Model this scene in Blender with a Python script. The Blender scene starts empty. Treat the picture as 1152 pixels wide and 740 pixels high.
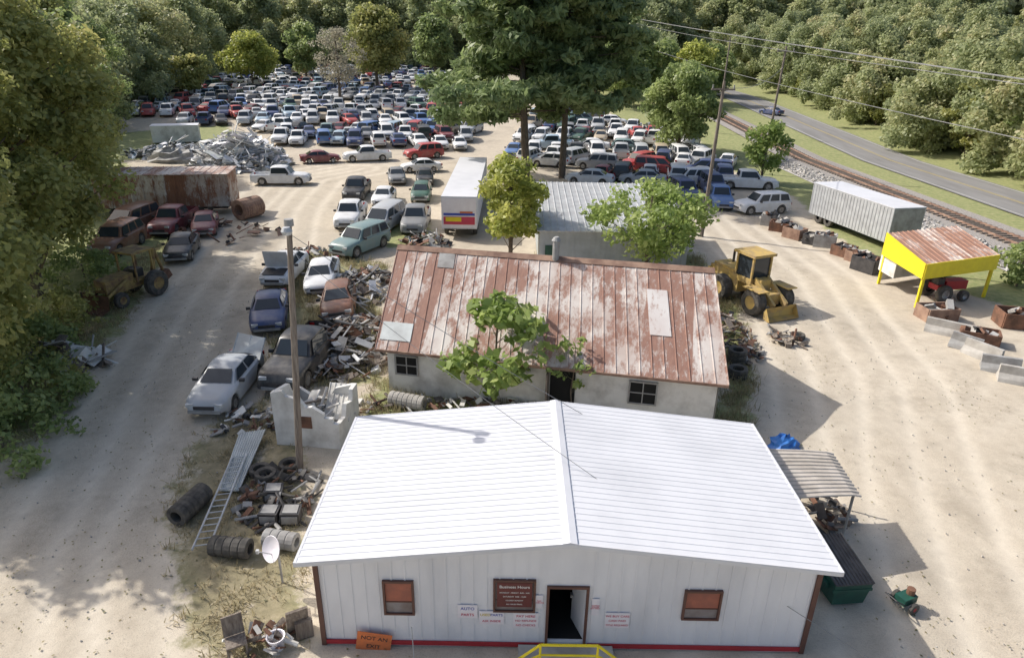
import bpy, math, random
import numpy as np
from mathutils import Vector, Matrix, Euler
random.seed(7); RS=np.random.RandomState(11)
C=bpy.context.scene.collection
PI=math.pi
# ---------------------------------------------------------------- camera model
CH=13.2; TH=math.radians(23.3); RO=math.radians(1.0); F=757.0
fw=Vector((0,math.cos(TH),-math.sin(TH))); rt0=Vector((1,0,0)); up0=Vector((0,math.sin(TH),math.cos(TH)))
rt=rt0*math.cos(RO)+up0*math.sin(RO); up=up0*math.cos(RO)-rt0*math.sin(RO)
SL=.045; Y0=85; Y1=205; SL2=.07; RX=53
def gz(x,y):
    z=SL*max(0,y-Y0)
    if y>Y1: z+=SL2*(y-Y1)
    if x>RX: z+=0.10*min(x-RX,120)
    return z
def ray(px,py): return (fw*F+rt*(px-576)+up*(370-py)).normalized()
def G(px,py,z=None):
    d=ray(px,py); zz=0 if z is None else z
    for _ in range(30 if z is None else 1):
        t=(CH-zz)/max(1e-4,-d.z); p=Vector((0,0,CH))+d*t
        if z is None: zz=.5*zz+.5*gz(p.x,p.y)
    return Vector((p.x,p.y,zz))
def R(px,py,Y):
    d=ray(px,py); return Vector((0,0,CH))+d*(Y/d.y)
def P(v):
    q=Vector(v)-Vector((0,0,CH)); w=q.dot(fw)
    return (576+F*q.dot(rt)/w, 370-F*q.dot(up)/w)
# ---------------------------------------------------------------- materials
def new_mat(name):
    m=bpy.data.materials.new(name); m.use_nodes=True; nt=m.node_tree
    return m,nt,nt.nodes['Principled BSDF']
def N(nt,t,**k):
    n=nt.nodes.new(t)
    for a,b in k.items(): setattr(n,a,b)
    return n
def mapped(nt,sc,coord='Object'):
    tc=N(nt,'ShaderNodeTexCoord'); mp=N(nt,'ShaderNodeMapping'); mp.inputs['Scale'].default_value=sc
    nt.links.new(tc.outputs[coord],mp.inputs['Vector']); return mp.outputs['Vector']
def noise(nt,sc,scale=1,detail=5,rough=.6,coord='Object'):
    n=N(nt,'ShaderNodeTexNoise'); n.inputs['Scale'].default_value=scale; n.inputs['Detail'].default_value=detail
    n.inputs['Roughness'].default_value=rough; nt.links.new(mapped(nt,sc,coord),n.inputs['Vector']); return n.outputs['Fac']
def ramp(nt,fac,stops):
    r=N(nt,'ShaderNodeValToRGB'); e=r.color_ramp.elements
    while len(e)<len(stops): e.new(.5)
    for i,(p,c) in enumerate(stops): e[i].position=p; e[i].color=(*c,1) if len(c)==3 else c
    nt.links.new(fac,r.inputs['Fac']); return r.outputs['Color']
def mixc(nt,f,a,b,mode='MIX'):
    m=N(nt,'ShaderNodeMix',data_type='RGBA',blend_type=mode)
    for s,v in ((0,f),(6,a),(7,b)):
        if hasattr(v,'links'): nt.links.new(v,m.inputs[s])
        else: m.inputs[s].default_value=v if s==0 else (*v,1)
    return m.outputs[2]
def bump(nt,b,fac,st=.3,dist=.03):
    n=N(nt,'ShaderNodeBump'); n.inputs['Strength'].default_value=st; n.inputs['Distance'].default_value=dist
    nt.links.new(fac,n.inputs['Height']); nt.links.new(n.outputs['Normal'],b.inputs['Normal'])
def M(name,col,col2=None,scale=2,rough=.7,metal=0,lo=.35,hi=.65,sc=(1,1,1),bp=0):
    m,nt,b=new_mat(name); col2=col2 or tuple(c*.8 for c in col)
    f=noise(nt,sc,scale); nt.links.new(ramp(nt,f,[(lo,col),(hi,col2)]),b.inputs['Base Color'])
    b.inputs['Roughness'].default_value=rough; b.inputs['Metallic'].default_value=metal
    if bp: bump(nt,b,f,bp)
    return m
WHITE=M('white_metal',(.69,.70,.73),(.59,.60,.63),.5,.55,lo=.4,hi=.72)
WALLW=M('white_siding',(.76,.77,.80),(.62,.63,.66),.9,.5,lo=.42,hi=.75,sc=(1,1,.3))
OLDW=M('old_whitewash',(.74,.73,.69),(.46,.44,.40),1.3,.85,lo=.42,hi=.72,bp=.2)
RED=M('red_trim',(.45,.03,.04),rough=.5); BROWN=M('brown_trim',(.13,.06,.045),rough=.6)
DARK=M('dark_interior',(.012,.012,.012),rough=.9); BLK=M('black_plastic',(.035,.035,.037),(.075,.07,.07),3,.6)
LIDM=M('faded_black_lid',(.10,.10,.105),(.06,.06,.065),3,.6)
RUB=M('rubber',(.045,.043,.04),(.12,.11,.095),4,.85); GLASS,nt,b=new_mat('glass'); b.inputs['Base Color'].default_value=(.035,.045,.055,1); b.inputs['Roughness'].default_value=.08
RIM=M('rim_metal',(.45,.45,.46),(.2,.19,.18),5,.4,.6)
BLIND=M('dull_red_blind',(.40,.13,.08),(.27,.10,.07),3,.6); BLIND2=M('grey_blind',(.26,.24,.24),(.17,.13,.12),2,rough=.5)
YEL=M('yellow_paint',(.82,.68,.02),(.72,.58,.02),2,.5); YELR=M('machine_yellow',(.56,.39,.12),(.36,.26,.14),2.2,.75,lo=.42,hi=.66)
YELD=M('machine_dull_yellow',(.36,.26,.09),(.17,.10,.06),2.6,.75,lo=.4,hi=.62)
RUST=M('rust',(.24,.12,.075),(.11,.06,.04),2.5,.85,bp=.3); RUST2=M('rust_light',(.38,.25,.18),(.19,.11,.08),1.5,.85,bp=.2)
GREY=M('weathered_grey',(.38,.38,.37),(.24,.23,.22),2,.7); LGREY=M('galvanised',(.56,.58,.59),(.43,.44,.45),2,.5,.2)
WOOD=M('weathered_wood',(.28,.24,.20),(.14,.11,.09),3,.9,sc=(6,6,.6)); CONC=M('concrete',(.50,.48,.44),(.34,.32,.29),2,.9,bp=.3)
DGREEN=M('green_bin',(.02,.10,.07),(.015,.06,.045),3,.5); BLUE=M('blue_tarp',(.04,.2,.58),(.02,.12,.42),4,.5)
TAN=M('tan_awning',(.58,.53,.47),(.40,.36,.31),1.5,.7); PALEB=M('pale_sheet',(.60,.64,.63),(.44,.46,.45),1.2,.5); PBLUE=M('faded_blue_metal',(.26,.36,.46),(.18,.24,.31),2,.6)
BARK=M('bark',(.20,.16,.125),(.10,.08,.06),4,.95,sc=(3,3,.6),bp=.5); ORANGE=M('worn_orange_sign',(.72,.20,.06),(.50,.15,.06),3,.7)
SIGNW=M('sign_white',(.82,.80,.83),(.76,.72,.76),2,.5); MAROON=M('sign_maroon',(.14,.03,.03),rough=.5)
TXR=M('red_letters',(.62,.06,.11),rough=.6); TXB=M('blue_letters',(.05,.09,.45),rough=.6); TXW=M('white_letters',(.85,.85,.83),rough=.6); TXK=M('black_letters',(.03,.03,.03),rough=.6); TXY=M('yellow_letters',(.75,.55,.03),rough=.6)
HEADL=M('lamp_clear',(.6,.62,.62),rough=.15); TAILL=M('lamp_red',(.4,.02,.02),rough=.2); BLK2=M('cable_grey',(.26,.26,.26),rough=.6)
def rusty_roof(name,wh,wh2,r1,r2,thr=.5,px=.92):
    m,nt,b=new_mat(name)
    sp=N(nt,'ShaderNodeSeparateXYZ'); tc=N(nt,'ShaderNodeTexCoord'); nt.links.new(tc.outputs['Object'],sp.inputs[0])
    dv=N(nt,'ShaderNodeMath',operation='DIVIDE'); dv.inputs[1].default_value=px; nt.links.new(sp.outputs[0],dv.inputs[0])
    fl=N(nt,'ShaderNodeMath',operation='FLOOR'); nt.links.new(dv.outputs[0],fl.inputs[0])
    wn=N(nt,'ShaderNodeTexWhiteNoise',noise_dimensions='1D'); nt.links.new(fl.outputs[0],wn.inputs['W'])
    a=noise(nt,(.9,.45,.45),1.0,10,.78); c=noise(nt,(4,1.3,1.3),1.6,9,.8); e=noise(nt,(1,1,1),.5,4,.6)
    m1=N(nt,'ShaderNodeMath',operation='MULTIPLY_ADD'); nt.links.new(wn.outputs['Value'],m1.inputs[0]); m1.inputs[1].default_value=.15; nt.links.new(a,m1.inputs[2])
    m2=N(nt,'ShaderNodeMath',operation='MULTIPLY_ADD'); nt.links.new(c,m2.inputs[0]); m2.inputs[1].default_value=.55; nt.links.new(m1.outputs[0],m2.inputs[2])
    rc=ramp(nt,c,[(.33,r1),(.66,r2)]); wc=ramp(nt,e,[(.4,wh),(.62,wh2)])
    fac=ramp(nt,m2.outputs[0],[(thr-.06,(0,0,0)),(thr+.06,(1,1,1))])
    nt.links.new(mixc(nt,fac,rc,wc),b.inputs['Base Color']); b.inputs['Roughness'].default_value=.75
    return m
RROOF=rusty_roof('rusty_roof_sheet',(.66,.61,.56),(.52,.43,.38),(.37,.21,.155),(.23,.12,.09),.865)
RROOF2=rusty_roof('rusty_roof_sheet_red',(.60,.52,.47),(.5,.4,.35),(.40,.23,.16),(.27,.14,.10),.90,.8)
CONTM=rusty_roof('peeling_container_paint',(.62,.58,.52),(.45,.34,.27),(.34,.16,.09),(.17,.08,.05),.88,1.3)
PAINT,nt,b=new_mat('car_paint'); oi=N(nt,'ShaderNodeObjectInfo'); f=noise(nt,(1,1,1),1.7,6,.7)
nt.links.new(mixc(nt,ramp(nt,f,[(.42,(.03,.03,.03)),(.78,(.40,.40,.40))]),oi.outputs['Color'],(.38,.34,.28)),b.inputs['Base Color'])
b.inputs['Roughness'].default_value=.36
PAINTA,nt,b=new_mat('car_paint_far'); at=N(nt,'ShaderNodeAttribute',attribute_name='Col'); nt.links.new(at.outputs['Color'],b.inputs['Base Color']); b.inputs['Roughness'].default_value=.35
def leaf_mat(name,stops,tr=.48):
    m,nt,b=new_mat(name); at=N(nt,'ShaderNodeAttribute',attribute_name='tint')
    c=ramp(nt,at.outputs['Fac'],stops); nt.links.new(c,b.inputs['Base Color']); b.inputs['Roughness'].default_value=.5
    t=N(nt,'ShaderNodeBsdfTranslucent'); nt.links.new(c,t.inputs['Color']); mx=N(nt,'ShaderNodeMixShader'); mx.inputs[0].default_value=tr
    nt.links.new(b.outputs[0],mx.inputs[1]); nt.links.new(t.outputs[0],mx.inputs[2]); nt.links.new(mx.outputs[0],nt.nodes['Material Output'].inputs['Surface']); return m
L_OLIVE=leaf_mat('leaf_olive',[(.1,(.20,.225,.08)),(.5,(.36,.385,.13)),(.95,(.56,.52,.20))],.5)
L_GREEN=leaf_mat('leaf_green',[(.1,(.17,.225,.085)),(.5,(.29,.37,.14)),(.95,(.44,.50,.20))],.5)
L_LIME=leaf_mat('leaf_bright_green',[(.1,(.17,.25,.06)),(.5,(.31,.41,.12)),(.95,(.49,.56,.21))],.5)
L_PINE=leaf_mat('leaf_pine',[(.1,(.14,.20,.09)),(.5,(.25,.33,.14)),(.95,(.40,.46,.21))],.45)
L_YELL=leaf_mat('leaf_yellow',[(.1,(.26,.31,.07)),(.5,(.44,.48,.12)),(.95,(.64,.63,.2))],.5)
L_WOOD=leaf_mat('leaf_woods_painted_haze',[(.05,(.26,.30,.17)),(.4,(.36,.41,.21)),(.7,(.45,.47,.24)),(.97,(.58,.52,.30))],.5)  # distance haze mixed into the leaf colour as paler, greyer green
L_WOODHAZEF=leaf_mat('leaf_woods_far_painted_haze',[(.05,(.34,.38,.27)),(.5,(.44,.48,.32)),(.97,(.56,.54,.36))],.5)  # paler still: air haze painted into the leaves of the deeper belt
L_WEED=leaf_mat('leaf_weeds',[(.05,(.17,.18,.08)),(.35,(.32,.28,.16)),(.95,(.55,.47,.32))])
L_GREY=leaf_mat('leaf_grey',[(.1,(.28,.26,.19)),(.95,(.50,.47,.35))])
# ---------------------------------------------------------------- mesh builder
OFF={}
class MB:
    def __init__(s): s.v=[];s.f=[];s.m=[]
    def add(s,vs,fs,mi=0):
        o=len(s.v); s.v+=[tuple(x) for x in vs]; s.f+=[[i+o for i in f] for f in fs]; s.m+=[mi]*len(fs); return s
    def box(s,c,d,rz=0,mi=0,eu=None):
        mt=(Euler(eu) if eu else Euler((0,0,rz))).to_matrix(); c=Vector(c)
        vs=[c+mt@Vector((x*d[0]/2,y*d[1]/2,z*d[2]/2)) for x,y,z in ((-1,-1,-1),(1,-1,-1),(1,1,-1),(-1,1,-1),(-1,-1,1),(1,-1,1),(1,1,1),(-1,1,1))]
        return s.hexa(vs,mi)
    def hexa(s,vs,mi=0): return s.add(vs,[[3,2,1,0],[4,5,6,7],[0,1,5,4],[1,2,6,5],[2,3,7,6],[3,0,4,7]],mi)
    def slab(s,a,b,c,d,t,mi=0):
        a,b,c,d=map(Vector,(a,b,c,d)); n=(b-a).cross(d-a).normalized()*t
        if n.z<0: n=-n
        return s.hexa([a-n,b-n,c-n,d-n,a,b,c,d],mi)
    def cyl(s,p0,p1,r0,r1=None,n=8,mi=0):
        p0,p1=Vector(p0),Vector(p1); r1=r0 if r1 is None else r1; d=(p1-p0).normalized()
        a=d.orthogonal().normalized(); b=d.cross(a)
        vs=[p0+(a*math.cos(2*PI*i/n)+b*math.sin(2*PI*i/n))*r0 for i in range(n)]+[p1+(a*math.cos(2*PI*i/n)+b*math.sin(2*PI*i/n))*r1 for i in range(n)]
        return s.add(vs,[[i,(i+1)%n,n+(i+1)%n,n+i] for i in range(n)]+[list(range(n))[::-1],list(range(n,2*n))],mi)
    def tube(s,pts,r,n=6,mi=0):
        for a,b in zip(pts,pts[1:]): s.cyl(a,b,r,r,n,mi)
        return s
    def lathe(s,c,ax,prof,n=16,mi=0):
        c=Vector(c); ax=Vector(ax).normalized(); a=ax.orthogonal().normalized(); b=ax.cross(a)
        vs=[];k=len(prof)
        for i in range(n):
            u=a*math.cos(2*PI*i/n)+b*math.sin(2*PI*i/n)
            vs+=[c+ax*t+u*r for r,t in prof]
        return s.add(vs,[[i*k+j,((i+1)%n)*k+j,((i+1)%n)*k+j+1,i*k+j+1] for i in range(n) for j in range(k-1)],mi)
    def ribs(s,A,B,Cc,D,n,w=.04,h=.03,mi=0):
        A,B,Cc,D=map(Vector,(A,B,Cc,D)); nn=(B-A).cross(D-A).normalized()
        if nn.z<0: nn=-nn
        u=(B-A).normalized()
        for i in range(n+1):
            t=i/n; p=A.lerp(B,t); q=D.lerp(Cc,t)
            s.hexa([p-u*w,p+u*w,q+u*w,q-u*w,p-u*w*.45+nn*h,p+u*w*.45+nn*h,q+u*w*.45+nn*h,q-u*w*.45+nn*h],mi)
        return s
    def merge(s,o,mi): return s.add(o.v,o.f,mi)
    def build(s,name,mat,parent=None,world=True,origin=None,smooth=False):
        off=Vector(origin) if origin is not None else Vector((0,0,0))
        if parent is not None and world: off=OFF.get(parent.name,Vector((0,0,0)))
        me=bpy.data.meshes.new(name); me.from_pydata([(v[0]-off.x,v[1]-off.y,v[2]-off.z) for v in s.v],[],s.f)
        mats=mat if isinstance(mat,list) else [mat]
        for m in mats: me.materials.append(m)
        if len(mats)>1: me.polygons.foreach_set('material_index',s.m)
        if smooth:
            me.polygons.foreach_set('use_smooth',[True]*len(me.polygons)); me.update(); me.set_sharp_from_angle(angle=math.radians(38))
        o=bpy.data.objects.new(name,me); C.objects.link(o)
        if parent is not None: o.parent=parent; OFF[o.name]=off
        elif origin is not None: o.location=off
        return o
def tag(o,label,cat,group=None,kind=None):
    if label: o['label']=label
    if cat: o['category']=cat
    if group: o['group']=group
    if kind: o['kind']=kind
    return o
def T(name,label,cat,loc=(0,0,0),rz=0,group=None):
    o=bpy.data.objects.new(name,None); C.objects.link(o); o.location=loc; o.rotation_euler=(0,0,rz); o.empty_display_size=.3
    OFF[o.name]=Vector(loc); return tag(o,label,cat,group)
def struct(o): o['kind']='structure'; return o
def dup(root,loc,rz,label):
    r=root.copy(); C.objects.link(r); r.location=loc; r.rotation_euler=(0,0,rz); r['label']=label
    for ch in list(root.children):
        c=ch.copy(); C.objects.link(c); c.parent=r
        for g in list(ch.children):
            d=g.copy(); C.objects.link(d); d.parent=c
    return r
def text(s,size,mat,parent,loc,rot=(PI/2,0,0),name='lettering',ax='CENTER'):
    cu=bpy.data.curves.new('t','FONT'); cu.body=s; cu.size=size; cu.align_x=ax; cu.align_y='CENTER'; cu.space_line=.85; cu.offset=size*.012
    o=bpy.data.objects.new('t',cu); C.objects.link(o); bpy.context.view_layer.update()
    me=bpy.data.meshes.new_from_object(o.evaluated_get(bpy.context.evaluated_depsgraph_get())); bpy.data.objects.remove(o)
    me.materials.clear(); me.materials.append(mat)
    q=bpy.data.objects.new(name,me); C.objects.link(q); q.parent=parent; q.location=Vector(loc)-OFF.get(parent.name,Vector((0,0,0))); q.rotation_euler=rot; return q
# ---------------------------------------------------------------- foliage
def leaves(cl,dens,s,flat=.8,elong=1.6,outw=.6):
    cl=np.array(cl,dtype=float); n=np.maximum(5,(dens*cl[:,3]**2).astype(int)); idx=np.repeat(np.arange(len(cl)),n); K=len(idx)
    d=RS.normal(size=(K,3)); d/=np.linalg.norm(d,axis=1)[:,None]
    rad=cl[idx,3]*(.35+.95*RS.rand(K)**.9); c=cl[idx,:3]+d*rad[:,None]*np.array([1,1,flat])
    nn=d*outw+RS.normal(size=(K,3))*.55+np.array([0,0,.35]); nn/=np.linalg.norm(nn,axis=1)[:,None]
    t=np.cross(nn,RS.normal(size=(K,3))); t/=np.linalg.norm(t,axis=1)[:,None]; bt=np.cross(nn,t)
    sc=(s*(.6+.8*RS.rand(K)))[:,None]; a=t*sc*elong*.5; b=bt*sc*.5
    V=np.stack([c-a,c+b,c+a,c-b],axis=1).reshape(-1,3)
    ct=cl[:,4] if cl.shape[1]>4 else RS.rand(len(cl))
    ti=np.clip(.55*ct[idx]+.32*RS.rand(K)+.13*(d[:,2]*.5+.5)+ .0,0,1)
    return V,ti
def quads_obj(name,V,t,mat,parent=None,loc=None):
    n=len(t); me=bpy.data.meshes.new(name); me.vertices.add(4*n); me.vertices.foreach_set('co',V.astype(np.float32).ravel())
    me.loops.add(4*n); me.loops.foreach_set('vertex_index',np.arange(4*n,dtype=np.int32)); me.polygons.add(n)
    me.polygons.foreach_set('loop_start',np.arange(0,4*n,4,dtype=np.int32))
    a=me.attributes.new('tint','FLOAT','FACE'); a.data.foreach_set('value',t.astype(np.float32)); me.update(calc_edges=True); me.materials.append(mat)
    o=bpy.data.objects.new(name,me); C.objects.link(o)
    if parent: o.parent=parent
    if loc: o.location=loc
    return o
def tree(name,label,loc,H,Rd,cb,mat,leaf=.2,dens=260,ncl=34,kind='broad',rz=0,group=None,tr=None,lean=(0,0),cr=(.16,.32)):
    root=T(name,label,'tree',loc,rz,group); tb=MB(); cl=[]
    tr=tr or H*.022
    pts=[Vector((0,0,-.1)),Vector((lean[0]*.3+random.uniform(-.1,.1),lean[1]*.3,H*.3)),Vector((lean[0]*.7,lean[1]*.7+random.uniform(-.2,.2),H*.62)),Vector((lean[0],lean[1],H*.93))]
    rr=[tr,tr*.8,tr*.5,tr*.15]
    for i in range(3): tb.cyl(pts[i],pts[i+1],rr[i],rr[i+1],8)
    def ax(z):
        for i in range(3):
            if z<=pts[i+1].z: return pts[i].lerp(pts[i+1],(z-pts[i].z)/(pts[i+1].z-pts[i].z))
        return pts[3]
    if kind=='broad':
        lob=[(random.uniform(0,2*PI),random.uniform(.75,1.25)) for _ in range(6)]
        for i in range(ncl):
            th=random.uniform(0,2*PI); u=random.uniform(-.95,1); rr_=math.sqrt(max(0,1-u*u))*random.uniform(.35,1.0)
            k_=1+sum((w_-1)*max(0,math.cos(th-t_))**3 for t_,w_ in lob)
            z=(H+cb)/2+u*(H-cb)/2*.85*random.uniform(.85,1.08); c=ax(min(z,H*.9)); r=Rd*random.uniform(*cr)
            x=c.x+math.cos(th)*rr_*(Rd-r*.5)*k_; y=c.y+math.sin(th)*rr_*(Rd-r*.5)*k_
            cl.append((x,y,z,r,random.random()))
            if i%3==0:
                s0=ax(max(cb*.7,z-Rd*.5)); tb.cyl(s0,(x,y,z),tr*.22,tr*.06,5)
    else:
        z=cb
        while z<H:
            fr=(z-cb)/(H-cb); ll=Rd*(1-fr**2.2*.65)*random.uniform(.45,1.15); th=random.uniform(0,2*PI); c=ax(z)
            e=Vector((c.x+math.cos(th)*ll,c.y+math.sin(th)*ll,z+random.uniform(-.4,1.4))); tb.cyl(c,e,tr*.2,tr*.06,5)
            for q in (.35,.5,.65,.82,1.0):
                if q*ll<.8: continue
                p=c.lerp(e,q); r=random.uniform(.6,1.25)*(1.1-.3*fr)
                cl.append((p.x+random.uniform(-.8,.8),p.y+random.uniform(-.8,.8),p.z+.2+random.uniform(-.2,.5),r,random.random()))
            z+=(H-cb)/ncl
        for k in range(5): cl.append((lean[0]+random.uniform(-.7,.7),lean[1]+random.uniform(-.7,.7),H-k*.5,.9,.5))
    tb.build('trunk',BARK,root,world=False)
    V,t=leaves(cl,dens,leaf,.75 if kind=='broad' else .6,1.7 if kind=='broad' else 2.8); quads_obj('crown',V,t,mat,root)
    return root
def inpoly(p,poly):
    x,y=p; c=False; n=len(poly)
    for i in range(n):
        x1,y1=poly[i]; x2,y2=poly[(i+1)%n]
        if (y1>y)!=(y2>y) and x<(x2-x1)*(y-y1)/(y2-y1)+x1: c=not c
    return c
def woods(name,label,poly,sp,hr,leaf,dens,mat,ncl=9):
    cl=[]; xs=[p[0] for p in poly]; ys=[p[1] for p in poly]; y=min(ys)
    while y<max(ys):
        x=min(xs)
        while x<max(xs):
            X=x+random.uniform(-.5,.5)*sp; Y=y+random.uniform(-.5,.5)*sp
            if inpoly((X,Y),poly):
                h=random.uniform(*hr)*(1 if random.random()>.22 else .6); z0=gz(X,Y); base=.15+.7*random.random()**1.2; rad=sp*random.uniform(.45,.95); lx=random.uniform(-.25,.25)*sp
                for i in range(ncl):
                    u=(i+random.random())/ncl; th=random.uniform(0,2*PI); rr_=rad*math.sin(PI*(.22+.68*u))*random.uniform(.2,1.15)
                    cl.append((X+math.cos(th)*rr_+lx*u,Y+math.sin(th)*rr_,z0+.8+(h-1)*u,rad*random.uniform(.18,.40),min(1,max(0,base+random.uniform(-.28,.28)))))
            x+=sp
        y+=sp*.9
    V,t=leaves(cl,dens,leaf,.9,1.5); o=quads_obj(name,V,t,mat); tag(o,label,'woods',kind='stuff'); print(name,len(t)); return o
# ---------------------------------------------------------------- ground
def sdist(X,Y,poly):
    poly=[(p[0],p[1]) for p in poly]; n=len(poly); d=np.full(X.shape,1e9); ins=np.zeros(X.shape,bool)
    for i in range(n):
        x1,y1=poly[i]; x2,y2=poly[(i+1)%n]; dx,dy=x2-x1,y2-y1; L=dx*dx+dy*dy+1e-9
        t=np.clip(((X-x1)*dx+(Y-y1)*dy)/L,0,1); d=np.minimum(d,np.hypot(X-x1-t*dx,Y-y1-t*dy))
        if dy!=0:
            c=((y1>Y)!=(y2>Y))&(X<dx*(Y-y1)/dy+x1); ins^=c
    return np.where(ins,d,-d)
def ldist(X,Y,pl):
    d=np.full(X.shape,1e9)
    for a,b in zip(pl,pl[1:]):
        dx,dy=b[0]-a[0],b[1]-a[1]; t=np.clip(((X-a[0])*dx+(Y-a[1])*dy)/(dx*dx+dy*dy),0,1); d=np.minimum(d,np.hypot(X-a[0]-t*dx,Y-a[1]-t*dy))
    return d
gp=lambda L:[G(*p).to_2d() for p in L]
yard=gp([(0,515),(60,450),(140,352),(205,248),(140,200),(120,150),(150,100),(300,82),(480,78),(640,88),(700,135),(780,150),(835,195),(905,225),(940,262),(1000,300),(1080,325),(1152,350),(1300,420)])+[Vector((60,20)),Vector((60,-20)),Vector((-60,-20)),Vector((-30,8))]
patches=[gp(l) for l in [
 [(190,640),(180,570),(220,485),(300,445),(345,500),(345,600),(350,735),(250,760),(195,730)],
 [(310,330),(345,300),(375,320),(350,345),(430,330),(430,430),(330,440),(290,430),(300,390)],
 [(430,250),(470,235),(500,270),(470,280),(430,280)],[(335,285),(380,280),(440,300),(400,335),(340,335)],
 [(125,150),(260,140),(280,165),(200,180),(120,180)],[(600,285),(790,285),(800,320),(620,300)],
 [(800,330),(830,330),(850,400),(850,480),(815,490)],[(420,425),(820,455),(850,500),(400,480)]]]
lane=gp([(60,900),(85,620),(170,460),(240,330),(300,240),(340,200),(400,190)])
lane2=gp([(1000,900),(960,560),(940,420),(880,310),(800,240)])
def axis(segs):
    r=[]
    for a,b,s in segs: r+=list(np.arange(a,b,s))
    return np.array(r+[segs[-1][1]])
gx=axis([(-700,-100,30),(-100,-40,3),(-40,45,.3),(45,53,2),(53,110,3),(110,700,30)]); gy=axis([(-60,5,4),(5,62,.3),(62,85,1),(85,205,1.5),(205,300,5),(300,900,20)])
X,Y=np.meshgrid(gx,gy); Z=SL*np.maximum(0,Y-Y0)+np.where(Y>Y1,SL2*(Y-Y1),0)
Z=Z+0.10*np.clip(X-RX,0,120)
veg=np.clip(.5-sdist(X,Y,yard)/3.0,0,1); dry=np.zeros(X.shape)
for k,p in enumerate(patches):
    s_=sdist(X,Y,p); veg=np.maximum(veg,np.clip(.30+s_/3.0,0,.52 if k==0 else .66))
    if k==0: dry=np.maximum(dry,np.clip(.6+s_/2,0,1))
    if k in (1,3): dry=np.maximum(dry,.6*np.clip(.6+s_/2,0,1))
wob=.35*np.sin(Y*.13)+.2*np.sin(Y*.31+X*.2); tr=np.zeros(X.shape)
for pl in (lane,lane2):
    dd=ldist(X,Y,pl)+wob*.5
    for q in (.8,2.4,4.2): tr=np.maximum(tr,.9*np.exp(-((dd-q)/.3)**2))
for cx_,cy_,r_ in ((22,22,7),(24,20,10.5),(12,33,12)):
    dd=np.abs(np.hypot(X-cx_,Y-cy_)-r_); tr=np.maximum(tr,.35*np.exp(-((dd-.8)/.22)**2)*(Y<50))
Zr=Z-.03*tr*(Y<60)+.02*np.sin(X*1.3+Y*.4)*np.sin(Y*.9)*(Y<60)
V=np.stack([X,Y,Zr],-1).reshape(-1,3); ny,nx=X.shape; ii=np.arange(ny*nx).reshape(ny,nx)
Fc=np.stack([ii[:-1,:-1],ii[:-1,1:],ii[1:,1:],ii[1:,:-1]],-1).reshape(-1,4)
me=bpy.data.meshes.new('ground'); me.vertices.add(len(V)); me.vertices.foreach_set('co',V.astype(np.float32).ravel()); me.loops.add(Fc.size); me.loops.foreach_set('vertex_index',Fc.ravel().astype(np.int32)); me.polygons.add(len(Fc)); me.polygons.foreach_set('loop_start',np.arange(0,Fc.size,4,dtype=np.int32))
for nme,a in (('veg',veg),('track',tr),('dry',dry)): at=me.attributes.new(nme,'FLOAT','POINT'); at.data.foreach_set('value',a.astype(np.float32).ravel())
me.update(calc_edges=True); me.polygons.foreach_set('use_smooth',[True]*len(me.polygons))
m,nt,b=new_mat('dirt_and_weeds')
n1=noise(nt,(1,1,1),.18,7,.65); n2=noise(nt,(1,1,1),2.2,8,.7); n3=noise(nt,(1,1,1),28,3,.6); n4=noise(nt,(1,1,1),.9,8,.75); n5=noise(nt,(1,1,1),.4,9,.72)
dirt=mixc(nt,n1,(.49,.425,.33),(.63,.565,.455)); dirt=mixc(nt,ramp(nt,n2,[(.35,(.7,.7,.7)),(.62,(0,0,0))]),dirt,(.45,.385,.30))
dirt=mixc(nt,ramp(nt,n5,[(.50,(0,0,0)),(.66,(.8,.8,.8))]),dirt,(.37,.32,.25))
dirt=mixc(nt,ramp(nt,n3,[(.3,(.7,.7,.7)),(.48,(0,0,0))]),dirt,(.32,.275,.22))
at=N(nt,'ShaderNodeAttribute',attribute_name='track'); tm=N(nt,'ShaderNodeMath',operation='MULTIPLY'); nt.links.new(at.outputs['Fac'],tm.inputs[0]); nt.links.new(n4,tm.inputs[1])
dirt=mixc(nt,tm.outputs[0],dirt,(.78,.71,.59))
gr=ramp(nt,n2,[(.25,(.15,.19,.07)),(.5,(.27,.29,.12)),(.72,(.42,.38,.21))]); gd=ramp(nt,n2,[(.25,(.15,.135,.08)),(.5,(.27,.235,.145)),(.72,(.40,.34,.23))])
at=N(nt,'ShaderNodeAttribute',attribute_name='dry'); gr=mixc(nt,at.outputs['Fac'],gr,gd)
at=N(nt,'ShaderNodeAttribute',attribute_name='veg'); a1=N(nt,'ShaderNodeMath',operation='MULTIPLY_ADD'); nt.links.new(n4,a1.inputs[0]); a1.inputs[1].default_value=1.1; nt.links.new(at.outputs['Fac'],a1.inputs[2])
col=mixc(nt,ramp(nt,a1.outputs[0],[(.85,(0,0,0)),(1.12,(1,1,1))]),dirt,gr)
nt.links.new(col,b.inputs['Base Color']); b.inputs['Roughness'].default_value=.95; bump(nt,b,n3,.4,.03)
me.materials.append(m); g=bpy.data.objects.new('ground',me); C.objects.link(g); struct(g)
def strip(name,pts,w0,w1,mat,dz):
    mb=MB()
    for i,p in enumerate(pts):
        q=pts[min(i+1,len(pts)-1)]; o=pts[max(i-1,0)]; d=Vector((q[0]-o[0],q[1]-o[1])).normalized(); n=Vector((d.y,-d.x))
        mb.v.append((p[0]+n.x*w0,p[1]+n.y*w0,gz(39,p[1])+dz)); mb.v.append((p[0]+n.x*w1,p[1]+n.y*w1,gz(39,p[1])+dz))
        if i: k=2*i; mb.f.append([k-2,k-1,k+1,k]); mb.m.append(0)
    return mb.build(name,mat)
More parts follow.
